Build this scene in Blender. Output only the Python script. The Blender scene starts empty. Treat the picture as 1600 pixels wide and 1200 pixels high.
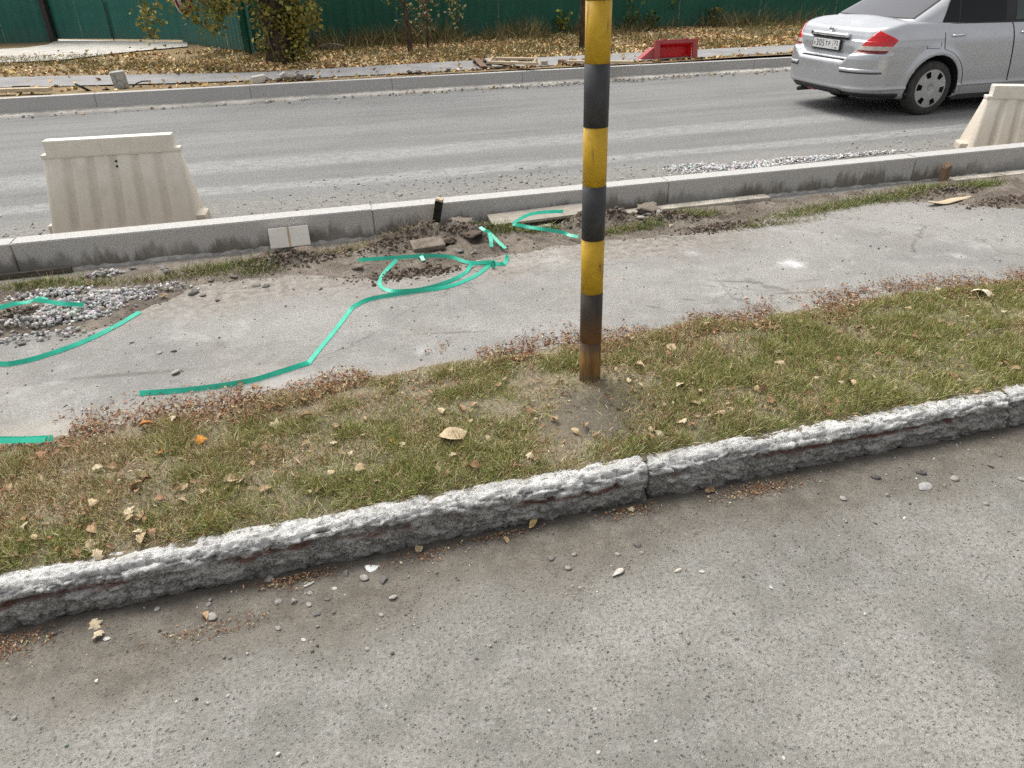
import bpy, bmesh, math, random
import numpy as np
from mathutils import Vector, Matrix

random.seed(7)
RNG = np.random.default_rng(11)
sc = bpy.context.scene
col = sc.collection
R = math.radians

# ------------------------------------------------------------------ camera
CAM_H, F_PX, PITCH, ROLL, YAW = 1.76, 1160.0, R(29.7), R(1.2), R(15.2)
_fw = Vector((math.sin(YAW)*math.cos(PITCH), math.cos(YAW)*math.cos(PITCH), -math.sin(PITCH)))
_rt0 = Vector((math.cos(YAW), -math.sin(YAW), 0))
_up0 = _rt0.cross(_fw)
_rt = math.cos(ROLL)*_rt0 - math.sin(ROLL)*_up0
_up = math.cos(ROLL)*_up0 + math.sin(ROLL)*_rt0
cam_d = bpy.data.cameras.new('camera')
cam_d.sensor_fit = 'HORIZONTAL'
cam_d.sensor_width = 36.0
cam_d.lens = 36.0*F_PX/1600.0
cam_d.clip_start, cam_d.clip_end = 0.05, 2000
cam = bpy.data.objects.new('camera', cam_d)
col.objects.link(cam)
m3 = Matrix((_rt, _up, -_fw)).transposed()
cam.matrix_world = Matrix.Translation((0, 0, CAM_H)) @ m3.to_4x4()
sc.camera = cam

# ------------------------------------------------------------------ light: bright overcast, soft sun from beyond the road
SUN_EL, SUN_AZ = R(60), R(-22)      # azimuth measured from +Y towards +X
w = bpy.data.worlds.new('World'); sc.world = w; w.use_nodes = True
wn = w.node_tree
sky = wn.nodes.new('ShaderNodeTexSky'); sky.sky_type = 'NISHITA'
sky.sun_disc = False; sky.sun_elevation = SUN_EL; sky.sun_rotation = SUN_AZ
sky.air_density = 1.0; sky.dust_density = 4.0; sky.ozone_density = 1.0
hs = wn.nodes.new('ShaderNodeHueSaturation'); hs.inputs['Saturation'].default_value = 0.13
bgn = wn.nodes['Background']; bgn.inputs['Strength'].default_value = 0.13
wn.links.new(sky.outputs[0], hs.inputs['Color']); wn.links.new(hs.outputs[0], bgn.inputs['Color'])
sun_d = bpy.data.lights.new('sun', 'SUN'); sun_d.energy = 1.5; sun_d.angle = R(35); sun_d.color = (1.0, .955, .875)
sun = bpy.data.objects.new('sun', sun_d); col.objects.link(sun)
sdir = Vector((math.sin(SUN_AZ)*math.cos(SUN_EL), math.cos(SUN_AZ)*math.cos(SUN_EL), math.sin(SUN_EL)))
sun.rotation_euler = (-sdir).to_track_quat('-Z', 'Y').to_euler()
sun.location = sdir*30
vs = sc.view_settings
vs.view_transform = 'Standard'; vs.look = 'None'; vs.exposure = 0.74; vs.gamma = 1.0; vs.use_curve_mapping = False
sc.render.engine = 'CYCLES'
sc.cycles.use_denoising = False
sc.cycles.max_bounces = 6

# ------------------------------------------------------------------ pixel (of the 1600x1200 photo) -> a point at a real height or depth
def ray(x, y): return _fw + _rt*((x-800)/F_PX) + _up*((600-y)/F_PX)
def at(x, y, z=0.):
    d = ray(x, y); t = (z-CAM_H)/d.z
    return Vector((d.x*t, d.y*t, z))
def atY(x, y, Y):
    d = ray(x, y); t = Y/d.y
    return Vector((d.x*t, Y, CAM_H+d.z*t))

# ------------------------------------------------------------------ numpy noise
def _h(ix, iy, seed):
    n = (ix.astype(np.int64)*374761393 + iy.astype(np.int64)*668265263 + seed*1442695041) & 0xffffffff
    n = ((n ^ (n >> 13))*1274126177) & 0xffffffff
    return ((n ^ (n >> 16)) & 0xffff)/65535.0
def vn(x, y, seed=0):
    x = np.asarray(x, float); y = np.asarray(y, float)
    ix = np.floor(x); iy = np.floor(y); fx = x-ix; fy = y-iy
    fx = fx*fx*(3-2*fx); fy = fy*fy*(3-2*fy)
    a = _h(ix, iy, seed); b = _h(ix+1, iy, seed); c = _h(ix, iy+1, seed); d = _h(ix+1, iy+1, seed)
    return (a+(b-a)*fx)*(1-fy) + (c+(d-c)*fx)*fy
def fbm(x, y, sc_=1., oct_=4, seed=0, gain=.5):
    s = 0; a = 1; t = 0
    for k in range(oct_):
        s = s + a*vn(x*sc_, y*sc_, seed+k*17); t += a; a *= gain; sc_ *= 2.03
    return s/t            # 0..1
def sstep(a, b, x): 
    t = np.clip((x-a)/(b-a), 0, 1); return t*t*(3-2*t)

# ------------------------------------------------------------------ mesh helpers
def np_mesh(name, V, F, colr=None, smooth=False):
    V = np.ascontiguousarray(V, np.float32); F = np.ascontiguousarray(F, np.int32)
    me = bpy.data.meshes.new(name)
    k = F.shape[1]
    me.vertices.add(len(V)); me.vertices.foreach_set('co', V.ravel())
    me.loops.add(F.size); me.loops.foreach_set('vertex_index', F.ravel())
    me.polygons.add(len(F))
    me.polygons.foreach_set('loop_start', np.arange(0, F.size, k, dtype=np.int32))
    if smooth: me.polygons.foreach_set('use_smooth', np.ones(len(F), bool))
    me.update(calc_edges=True)
    if colr is not None:
        at_ = me.attributes.new('Col', 'FLOAT_COLOR', 'POINT')
        c4 = np.ones((len(V), 4), np.float32); c4[:, :3] = colr
        at_.data.foreach_set('color', c4.ravel())
    return me
def link(name, me, mats=None, parent=None, loc=None):
    o = bpy.data.objects.new(name, me); col.objects.link(o)
    if mats is not None and not me.materials:
        for m in (mats if isinstance(mats, (list, tuple)) else [mats]): me.materials.append(m)
    if parent is not None: o.parent = parent
    if loc is not None: o.location = loc
    return o
def tag(o, label=None, cat=None, group=None, kind=None):
    if label: o['label'] = label
    if cat: o['category'] = cat
    if group: o['group'] = group
    if kind: o['kind'] = kind
    return o
def empty(name, loc=(0, 0, 0), rz=0.):
    o = bpy.data.objects.new(name, None); o.empty_display_size = .1
    col.objects.link(o); o.location = loc; o.rotation_euler = (0, 0, rz)
    return o
def grid_mesh(name, xs, ys, zfun, smooth=True):
    X, Y = np.meshgrid(xs, ys); Z = zfun(X, Y)
    V = np.stack([X, Y, Z], -1).reshape(-1, 3)
    nx, ny = len(xs), len(ys)
    i = np.arange(nx-1)[None, :] + np.arange(ny-1)[:, None]*nx
    F = np.stack([i, i+1, i+1+nx, i+nx], -1).reshape(-1, 4)
    return np_mesh(name, V, F, smooth=smooth)
def surf(name, P, smooth=True, closed_u=False):
    """P: (n,m,3) grid of points -> quads"""
    n, m = P.shape[:2]
    nn = n if closed_u else n-1
    i = np.arange(nn)[:, None]; j = np.arange(m-1)[None, :]
    i2 = (i+1) % n
    F = np.stack([i*m+j, i2*m+j, i2*m+j+1, i*m+j+1], -1).reshape(-1, 4)
    return np_mesh(name, P.reshape(-1, 3), F, smooth=smooth)

class MB:
    """collects solid shapes into one mesh"""
    def __init__(s): s.bm = bmesh.new()
    def box(s, c, size, rot=(0, 0, 0), taper=1., bevel=0.):
        b = bmesh.new()
        bmesh.ops.create_cube(b, size=1)
        for v in b.verts:
            k = taper if v.co.z > 0 else 1.
            v.co = Vector((v.co.x*size[0]*k, v.co.y*size[1]*k, v.co.z*size[2]))
        if bevel: bmesh.ops.bevel(b, geom=b.edges[:], offset=bevel, segments=2, affect='EDGES', profile=.6)
        from mathutils import Euler
        M = Matrix.Translation(c) @ Euler(rot).to_matrix().to_4x4()
        bmesh.ops.transform(b, matrix=M, verts=b.verts)
        return s._add(b)
    def tube(s, pts, radii, n=10, cap=True):
        pts = [Vector(p) for p in pts]
        if not isinstance(radii, (list, tuple)): radii = [radii]*len(pts)
        b = bmesh.new(); rings = []
        ref = Vector((.3, .9, .2))
        for k, p in enumerate(pts):
            d = (pts[min(k+1, len(pts)-1)]-pts[max(k-1, 0)]).normalized()
            a = d.cross(ref)
            if a.length < 1e-3: a = d.cross(Vector((1, 0, 0)))
            a.normalize(); c = d.cross(a)
            rings.append([b.verts.new(p+(a*math.cos(2*math.pi*i/n)+c*math.sin(2*math.pi*i/n))*radii[k]) for i in range(n)])
        for r0, r1 in zip(rings, rings[1:]):
            for i in range(n): b.faces.new((r0[i], r0[(i+1) % n], r1[(i+1) % n], r1[i]))
        if cap: b.faces.new(rings[0][::-1]); b.faces.new(rings[-1])
        for f in b.faces: f.smooth = True
        return s._add(b)
    def prism(s, poly, y0, y1, axis='y'):
        b = bmesh.new()
        def mk(p, t): return {'y': (p[0], t, p[1]), 'x': (t, p[0], p[1]), 'z': (p[0], p[1], t)}[axis]
        A = [b.verts.new(mk(p, y0)) for p in poly]; B = [b.verts.new(mk(p, y1)) for p in poly]
        n = len(poly)
        b.faces.new(A); b.faces.new(B[::-1])
        for i in range(n): b.faces.new((A[i], B[i], B[(i+1) % n], A[(i+1) % n]))
        return s._add(b)
    def hexa(s, pts):
        """8 points: bottom 4 then top 4"""
        b = bmesh.new(); v = [b.verts.new(p) for p in pts]
        for f in ((3, 2, 1, 0), (4, 5, 6, 7), (0, 1, 5, 4), (1, 2, 6, 5), (2, 3, 7, 6), (3, 0, 4, 7)): b.faces.new([v[i] for i in f])
        return s._add(b)
    def _add(s, b):
        bmesh.ops.recalc_face_normals(b, faces=b.faces)
        me = bpy.data.meshes.new('t'); b.to_mesh(me); b.free()
        s.bm.from_mesh(me); bpy.data.meshes.remove(me); return s
    def mesh(s, name):
        me = bpy.data.meshes.new(name); s.bm.to_mesh(me); s.bm.free(); return me
    def build(s, name, mat, parent=None, loc=None): return link(name, s.mesh(name), mat, parent, loc)

def eul(rx, ry, rz):
    cx, sx, cy, sy, cz, sz = np.cos(rx), np.sin(rx), np.cos(ry), np.sin(ry), np.cos(rz), np.sin(rz)
    M = np.empty((len(rx), 3, 3))
    M[:, 0, 0] = cz*cy; M[:, 0, 1] = cz*sy*sx-sz*cx; M[:, 0, 2] = cz*sy*cx+sz*sx
    M[:, 1, 0] = sz*cy; M[:, 1, 1] = sz*sy*sx+cz*cx; M[:, 1, 2] = sz*sy*cx-cz*sx
    M[:, 2, 0] = -sy;   M[:, 2, 1] = cy*sx;          M[:, 2, 2] = cy*cx
    return M
def scatter_mesh(name, tmpl, pos, rot, scale, colr, smooth=False):
    """many small shapes as one real mesh; tmpl: list of (V, F[tri])"""
    n = len(pos); tid = RNG.integers(0, len(tmpl), n)
    scale = np.asarray(scale, float)
    if scale.ndim == 1: scale = np.repeat(scale[:, None], 3, 1)
    VV, FF, CC = [], [], []; off = 0
    for k, (V, F) in enumerate(tmpl):
        ix = np.where(tid == k)[0]
        if not len(ix): continue
        loc = V[None]*scale[ix][:, None, :]
        P = np.einsum('nij,nmj->nmi', rot[ix], loc) + pos[ix][:, None, :]
        m = len(V)
        VV.append(P.reshape(-1, 3)); CC.append(np.repeat(colr[ix], m, 0))
        FF.append((F[None]+(np.arange(len(ix))*m)[:, None, None]+off).reshape(-1, 3)); off += len(ix)*m
    return np_mesh(name, np.concatenate(VV), np.concatenate(FF), np.concatenate(CC), smooth=smooth)

# ------------------------------------------------------------------ material helpers
def mk(name):
    m = bpy.data.materials.new(name); m.use_nodes = True
    return m, m.node_tree, m.node_tree.nodes['Principled BSDF']
def G(nt, typ, ins=None, **props):
    n = nt.nodes.new('ShaderNode'+typ)
    for k, v in props.items(): setattr(n, k, v)
    for k, v in (ins or {}).items():
        s = n.inputs[k]
        if hasattr(v, 'is_output') or isinstance(v, bpy.types.NodeSocket): nt.links.new(v, s)
        else: s.default_value = v
    return n
def pos(nt, sx=1., sy=1., sz=1., off=(0, 0, 0)):
    g = G(nt, 'NewGeometry')
    return G(nt, 'Mapping', {'Vector': g.outputs['Position'], 'Scale': (sx, sy, sz), 'Location': off}).outputs[0]
def obc(nt, sx=1., sy=1., sz=1.):
    g = G(nt, 'TexCoord')
    return G(nt, 'Mapping', {'Vector': g.outputs['Object'], 'Scale': (sx, sy, sz)}).outputs[0]
def noise(nt, vec, scale, detail=4, rough=.55, out='Fac'):
    return G(nt, 'TexNoise', {'Vector': vec, 'Scale': scale, 'Detail': detail, 'Roughness': rough}).outputs[out]
def voro(nt, vec, scale, feature='F1'):
    return G(nt, 'TexVoronoi', {'Vector': vec, 'Scale': scale}, feature=feature)
def mth(nt, op, a, b=None, clamp=False):
    ins = {0: a}
    if b is not None: ins[1] = b
    return G(nt, 'Math', ins, operation=op, use_clamp=clamp).outputs[0]
def rng(nt, v, a, b, c=0., d=1., smooth=True):
    return G(nt, 'MapRange', {'Value': v, 'From Min': a, 'From Max': b, 'To Min': c, 'To Max': d}, interpolation_type='SMOOTHSTEP' if smooth else 'LINEAR').outputs[0]
def c4(c): return (c[0], c[1], c[2], 1.)
def mix(nt, f, a, b, bt='MIX'):
    n = G(nt, 'Mix', data_type='RGBA', blend_type=bt, clamp_factor=True)
    for i, v in ((0, f), (6, a), (7, b)):
        s = n.inputs[i]
        if isinstance(v, bpy.types.NodeSocket): nt.links.new(v, s)
        elif i: s.default_value = c4(v)
        else: s.default_value = v
    return n.outputs[2]
def bump(nt, bs, h, strength=.5, dist=.01, prev=None):
    ins = {'Height': h, 'Strength': strength, 'Distance': dist}
    if prev is not None: ins['Normal'] = prev
    n = G(nt, 'Bump', ins); nt.links.new(n.outputs[0], bs.inputs['Normal']); return n.outputs[0]
def setc(nt, bs, c): 
    if isinstance(c, bpy.types.NodeSocket): nt.links.new(c, bs.inputs['Base Color'])
    else: bs.inputs['Base Color'].default_value = c4(c)
def sep(nt, v):
    n = G(nt, 'SeparateXYZ', {0: v}); return n.outputs
def plain(name, c, rough=.7, var=.25, scale=8., metal=0., bumpk=0., spec=.4):
    """a colour with soft mottling"""
    m, nt, b = mk(name)
    p = obc(nt)
    f = noise(nt, p, scale, 5, .6)
    lo = tuple(x*(1-var) for x in c); hi = tuple(min(1, x*(1+var)) for x in c)
    setc(nt, b, mix(nt, rng(nt, f, .3, .7), lo, hi))
    b.inputs['Roughness'].default_value = rough; b.inputs['Metallic'].default_value = metal
    b.inputs['Specular IOR Level'].default_value = spec
    if bumpk: bump(nt, b, noise(nt, p, scale*5, 6, .65), bumpk, .01)
    return m
def attr_mat(name, rough=.8, spec=.2, var=.2, bumpk=0.):
    """colour of each blade, leaf or stone comes from the mesh"""
    m, nt, b = mk(name)
    a = G(nt, 'Attribute', attribute_name='Col').outputs['Color']
    f = noise(nt, pos(nt), 60, 4, .6)
    k = rng(nt, f, .25, .75, 1-var, 1+var)
    mul = G(nt, 'VectorMath', {0: a, 1: (1, 1, 1)}, operation='MULTIPLY')
    nt.links.new(G(nt, 'CombineXYZ', {0: k, 1: k, 2: k}).outputs[0], mul.inputs[1])
    nt.links.new(mul.outputs[0], b.inputs['Base Color'])
    b.inputs['Roughness'].default_value = rough; b.inputs['Specular IOR Level'].default_value = spec
    if bumpk: bump(nt, b, noise(nt, pos(nt), 160, 5, .6), bumpk, .004)
    return m
M = {}
# ================================================================== materials of the ground
def asphalt_near():
    m, nt, b = mk('street_asphalt')
    p = pos(nt)
    big = noise(nt, p, 1.6, 4, .6); mid = noise(nt, p, 9, 5, .65); fine = noise(nt, p, 70, 4, .6)
    base = mix(nt, rng(nt, big, .3, .7), (.205, .198, .176), (.335, .322, .29))
    base = mix(nt, rng(nt, mid, .42, .75, 0, .6), base, (.37, .36, .34))
    base = mix(nt, rng(nt, fine, .38, .68, 0, .65), base, (.15, .147, .14))
    # dark aggregate pits of uneven size
    wv = G(nt, 'VectorMath', {0: p, 1: G(nt, 'VectorMath', {0: noise(nt, p, 40, 2, .5, 'Color'), 1: (.02, .02, .02)}, operation='MULTIPLY').outputs[0]}, operation='ADD').outputs[0]
    v = voro(nt, wv, 88); rnd = sep(nt, v.outputs['Color'])
    r1 = mth(nt, 'MULTIPLY', rnd[0], .36)
    pit = mth(nt, 'MULTIPLY', rng(nt, mth(nt, 'SUBTRACT', v.outputs['Distance'], r1), .06, -.10), rng(nt, rnd[1], .22, .34))
    v2 = voro(nt, wv, 150); rnd2 = sep(nt, v2.outputs['Color'])
    pit2 = mth(nt, 'MULTIPLY', rng(nt, v2.outputs['Distance'], .34, .2), rng(nt, rnd2[0], .6, .75))
    worn = rng(nt, noise(nt, p, 2.2, 5, .65), .32, .6, .25, 1)
    base = mix(nt, mth(nt, 'MULTIPLY', pit, mth(nt, 'MULTIPLY', worn, .72)), base, (.075, .072, .068))
    base = mix(nt, mth(nt, 'MULTIPLY', pit2, .8), base, (.10, .098, .094))
    lite = mth(nt, 'MULTIPLY', rng(nt, v2.outputs['Distance'], .3, .15), rng(nt, rnd2[1], .93, .97))
    base = mix(nt, lite, base, (.55, .53, .5))
    # wind-blown dirt lying along the kerb
    xyz = sep(nt, G(nt, 'NewGeometry').outputs['Position'])
    d = mth(nt, 'SUBTRACT', 1.97, xyz[1])
    n1 = noise(nt, p, 2.2, 6, .68); n2 = noise(nt, p, 13, 5, .65)
    reach = mth(nt, 'ADD', mth(nt, 'MULTIPLY', n1, rng(nt, xyz[0], -.8, 1.6, .74, .62)), mth(nt, 'MULTIPLY', n2, .2))
    dirt = rng(nt, mth(nt, 'SUBTRACT', d, reach), .06, -.30)
    dcol = mix(nt, rng(nt, n2, .3, .7), (.125, .109, .088), (.21, .189, .158))
    dcol = mix(nt, rng(nt, noise(nt, p, 90, 3, .6), .4, .7, 0, .5), dcol, (.09, .08, .07))
    base = mix(nt, mth(nt, 'MULTIPLY', dirt, .93), base, dcol)
    foot_dark = rng(nt, mth(nt, 'ADD', d, mth(nt, 'MULTIPLY', n2, .06)), .10, .03)  # darker strip close along the kerb foot
    base = mix(nt, mth(nt, 'MULTIPLY', foot_dark, .6), base, (.07, .06, .05))
    stain = rng(nt, noise(nt, pos(nt, .8, 1.2, 1), 1.3, 5, .7), .55, .72)
    base = mix(nt, mth(nt, 'MULTIPLY', stain, .4), base, (.16, .142, .118))
    setc(nt, b, base)
    b.inputs['Roughness'].default_value = .9; b.inputs['Specular IOR Level'].default_value = .25
    h = mth(nt, 'SUBTRACT', mth(nt, 'ADD', mth(nt, 'MULTIPLY', fine, .5), noise(nt, p, 190, 3, .6)), mth(nt, 'MULTIPLY', pit, .7))
    bump(nt, b, h, .9, .006)
    return m
def asphalt_path():
    m, nt, b = mk('footpath_asphalt')
    p = pos(nt)
    big = noise(nt, p, 1.3, 5, .62); mid = noise(nt, p, 7, 5, .65); fine = noise(nt, p, 120, 3, .6)
    base = mix(nt, rng(nt, big, .3, .7), (.24, .233, .22), (.36, .35, .33))
    base = mix(nt, rng(nt, mid, .45, .75, 0, .55), base, (.42, .40, .385))
    base = mix(nt, rng(nt, fine, .36, .66, 0, .6), base, (.165, .162, .156))
    v = voro(nt, p, 95); r = sep(nt, v.outputs['Color'])
    base = mix(nt, mth(nt, 'MULTIPLY', rng(nt, v.outputs['Distance'], .3, .15), rng(nt, r[0], .45, .55)), base, (.115, .112, .106))
    base = mix(nt, mth(nt, 'MULTIPLY', rng(nt, v.outputs['Distance'], .25, .12), rng(nt, r[1], .955, .97)), base, (.6, .58, .56))
    xyz = sep(nt, G(nt, 'NewGeometry').outputs['Position'])
    # pinkish soil trampled over the far edge, paler dust along the grass
    n2 = noise(nt, p, 3.2, 6, .7)
    nx = mth(nt, 'MULTIPLY', rng(nt, xyz[0], 2.2, 3.2, 1, .25), 1.)
    far = mth(nt, 'MULTIPLY', rng(nt, mth(nt, 'ADD', xyz[1], mth(nt, 'MULTIPLY', n2, .9)), 4.25, 4.75), nx)
    base = mix(nt, mth(nt, 'MULTIPLY', far, .75), base, mix(nt, rng(nt, noise(nt, p, 22, 5, .7), .35, .65), (.17, .145, .12), (.33, .295, .255)))
    near = rng(nt, mth(nt, 'ADD', xyz[1], mth(nt, 'MULTIPLY', n2, -.25)), 3.02, 2.80)
    base = mix(nt, mth(nt, 'MULTIPLY', near, .7), base, (.37, .335, .285))
    base = mix(nt, rng(nt, noise(nt, p, 2.1, 6, .72), .52, .7, 0, .55), base, mix(nt, rng(nt, mid, .3, .7), (.20, .175, .145), (.30, .27, .23)))
    base = mix(nt, rng(nt, noise(nt, pos(nt, 1, 1, 1, (7, 3, 0)), 1.7, 5, .7), .56, .72, 0, .6), base, (.40, .39, .375))
    ce = G(nt, 'TexVoronoi', {'Vector': G(nt, 'VectorMath', {0: p, 1: G(nt, 'VectorMath', {0: noise(nt, p, 4, 4, .6, 'Color'), 1: (.35, .35, 0)}, operation='MULTIPLY').outputs[0]}, operation='ADD').outputs[0], 'Scale': .9}, feature='DISTANCE_TO_EDGE').outputs['Distance']
    base = mix(nt, mth(nt, 'MULTIPLY', rng(nt, ce, .008, .002), rng(nt, noise(nt, p, 1.4, 2, .5), .48, .58, 0, .45)), base, (.10, .092, .08))
    # dark scuffs running obliquely, a pale plaster spill
    q = G(nt, 'Mapping', {'Vector': G(nt, 'NewGeometry').outputs['Position'], 'Rotation': (0, 0, R(28)), 'Scale': (1.1, 9, 1)}).outputs[0]
    sc_ = noise(nt, q, 1.5, 4, .6)
    base = mix(nt, rng(nt, sc_, .68, .78, 0, .5), base, (.12, .115, .11))
    for (px, py, L_, wd_, an) in ((1150, 440, .20, .018, -24), (1240, 458, .16, .02, -14), (1075, 468, .07, .016, -35), (1022, 480, .06, .018, -42), (1110, 447, .06, .014, -28), (700, 520, .3, .012, -12), (200, 585, .4, .03, -8)):
        c = at(px, py, .14)
        v0 = G(nt, 'VectorMath', {0: G(nt, 'NewGeometry').outputs['Position'], 1: tuple(c)}, operation='SUBTRACT').outputs[0]
        v1 = G(nt, 'Mapping', {'Vector': v0, 'Rotation': (0, 0, R(-an)), 'Scale': (1., 1., 0.)}).outputs[0]
        v2 = G(nt, 'VectorMath', {0: v1, 1: (1/L_, 1/wd_, 0)}, operation='MULTIPLY').outputs[0]
        ln = G(nt, 'VectorMath', {0: v2}, operation='LENGTH').outputs['Value']
        base = mix(nt, mth(nt, 'MULTIPLY', rng(nt, mth(nt, 'ADD', ln, mth(nt, 'MULTIPLY', noise(nt, p, 30, 5, .75), .9)), 1.5, .6), .7), base, (.13, .12, .108))
    for (px, py, rr, k) in ((1238, 412, .16, .8), (1500, 400, .1, .35), (1080, 395, .12, .3), (660, 548, .1, .25)):
        c = at(px, py, .14)
        dd = G(nt, 'VectorMath', {0: G(nt, 'NewGeometry').outputs['Position'], 1: tuple(c)}, operation='DISTANCE').outputs['Value']
        base = mix(nt, mth(nt, 'MULTIPLY', rng(nt, mth(nt, 'ADD', dd, mth(nt, 'MULTIPLY', noise(nt, p, 16, 5, .75), rr*1.1)), rr*1.25, rr*.5), k), base, (.66, .65, .64))
    setc(nt, b, base)
    b.inputs['Roughness'].default_value = .92; b.inputs['Specular IOR Level'].default_value = .2
    bump(nt, b, mth(nt, 'ADD', mth(nt, 'MULTIPLY', mid, 1.5), fine), .8, .006)
    return m
def asphalt_road():
    m, nt, b = mk('road_asphalt')
    p = pos(nt)
    xyz = sep(nt, G(nt, 'NewGeometry').outputs['Position'])
    st = noise(nt, pos(nt, .25, 2.2, 1), 1.6, 5, .6); big = noise(nt, p, .7, 4, .6); fine = noise(nt, p, 75, 3, .6); mid = noise(nt, p, 8, 4, .6)
    base = mix(nt, rng(nt, st, .3, .7), (.165, .166, .163), (.235, .234, .229))
    base = mix(nt, rng(nt, big, .35, .7, 0, .5), base, (.27, .265, .255))
    wob = mth(nt, 'MULTIPLY', mth(nt, 'SUBTRACT', noise(nt, pos(nt, .3, 1, 1), 1.2, 3, .5), .5), .35)
    y = mth(nt, 'ADD', xyz[1], wob)
    for (c, wd, k, cl) in ((8.15, .36, .95, (.36, .357, .347)), (7.12, .20, .95, (.38, .375, .36)), (6.55, .26, .4, (.33, .322, .30)), (9.6, .35, .35, (.33, .33, .32)), (7.6, .25, .4, (.16, .16, .158)), (11.2, .3, .3, (.3, .3, .3))):
        f = rng(nt, mth(nt, 'ABSOLUTE', mth(nt, 'SUBTRACT', y, c)), wd, wd*.35)
        f = mth(nt, 'MULTIPLY', f, rng(nt, noise(nt, pos(nt, 1.2, 3, 1), 5, 6, .75), .34, .62, .12, 1))
        base = mix(nt, mth(nt, 'MULTIPLY', f, k), base, cl)
    dust = rng(nt, mth(nt, 'ADD', xyz[1], mth(nt, 'MULTIPLY', noise(nt, p, 2, 6, .7), -1.1)), 6.45, 5.7)
    base = mix(nt, mth(nt, 'MULTIPLY', dust, .9), base, mix(nt, rng(nt, noise(nt, p, 14, 5, .7), .35, .7), (.20, .19, .168), (.32, .305, .275)))
    base = mix(nt, rng(nt, fine, .38, .66, 0, .6), base, (.10, .10, .098))
    gr = noise(nt, p, 30, 4, .75)
    base = mix(nt, rng(nt, gr, .50, .66, 0, .55), base, (.11, .11, .107)); base = mix(nt, rng(nt, gr, .44, .30, 0, .5), base, (.36, .355, .345))
    vv = voro(nt, p, 34); rr_ = sep(nt, vv.outputs['Color'])
    base = mix(nt, mth(nt, 'MULTIPLY', rng(nt, vv.outputs['Distance'], .32, .18), rng(nt, rr_[0], .82, .9, 0, .75)), base, (.085, .084, .08))
    v = voro(nt, p, 60); r = sep(nt, v.outputs['Color'])
    base = mix(nt, mth(nt, 'MULTIPLY', rng(nt, v.outputs['Distance'], .35, .2), rng(nt, r[0], .8, .9, 0, .7)), base, (.42, .41, .40))
    setc(nt, b, base)
    b.inputs['Roughness'].default_value = .85; b.inputs['Specular IOR Level'].default_value = .25
    bump(nt, b, mth(nt, 'ADD', fine, mid), .4, .006)
    return m
def soil(name, a, c, grain=26, k=.8, stones=True):
    m, nt, b = mk(name)
    p = pos(nt)
    n1 = noise(nt, p, 4, 6, .68); n2 = noise(nt, p, grain, 5, .7)
    base = mix(nt, rng(nt, n1, .3, .7), a, c)
    base = mix(nt, rng(nt, n2, .5, .8, 0, .8), base, tuple(x*.45 for x in a))
    if stones:
        v = voro(nt, p, 70); r = sep(nt, v.outputs['Color'])
        base = mix(nt, mth(nt, 'MULTIPLY', rng(nt, v.outputs['Distance'], .35, .2), rng(nt, r[0], .8, .88, 0, .7)), base, tuple(min(1, x*1.6) for x in c))
    setc(nt, b, base)
    b.inputs['Roughness'].default_value = .95; b.inputs['Specular IOR Level'].default_value = .15
    bump(nt, b, mth(nt, 'ADD', mth(nt, 'MULTIPLY', n2, 1.5), noise(nt, p, grain*5, 4, .65)), k, .008)
    return m
def verge_soil():
    m, nt, b = mk('verge_soil')
    p = pos(nt); n1 = noise(nt, p, 5, 6, .68); n2 = noise(nt, p, 45, 5, .7)
    base = mix(nt, rng(nt, n1, .3, .7), (.19, .16, .105), (.29, .25, .175))
    base = mix(nt, rng(nt, n2, .45, .7, 0, .8), base, (.085, .072, .05))
    c = at(935, 650, .16)
    dd = G(nt, 'VectorMath', {0: G(nt, 'NewGeometry').outputs['Position'], 1: tuple(c)}, operation='DISTANCE').outputs['Value']
    base = mix(nt, rng(nt, mth(nt, 'ADD', dd, mth(nt, 'MULTIPLY', n1, .25)), .42, .2, 0, .75), base, mix(nt, rng(nt, n2, .4, .6), (.085, .075, .062), (.16, .143, .12)))
    setc(nt, b, base)
    b.inputs['Roughness'].default_value = .95; b.inputs['Specular IOR Level'].default_value = .15
    bump(nt, b, mth(nt, 'ADD', n2, noise(nt, p, 200, 4, .65)), .8, .006)
    return m
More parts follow.
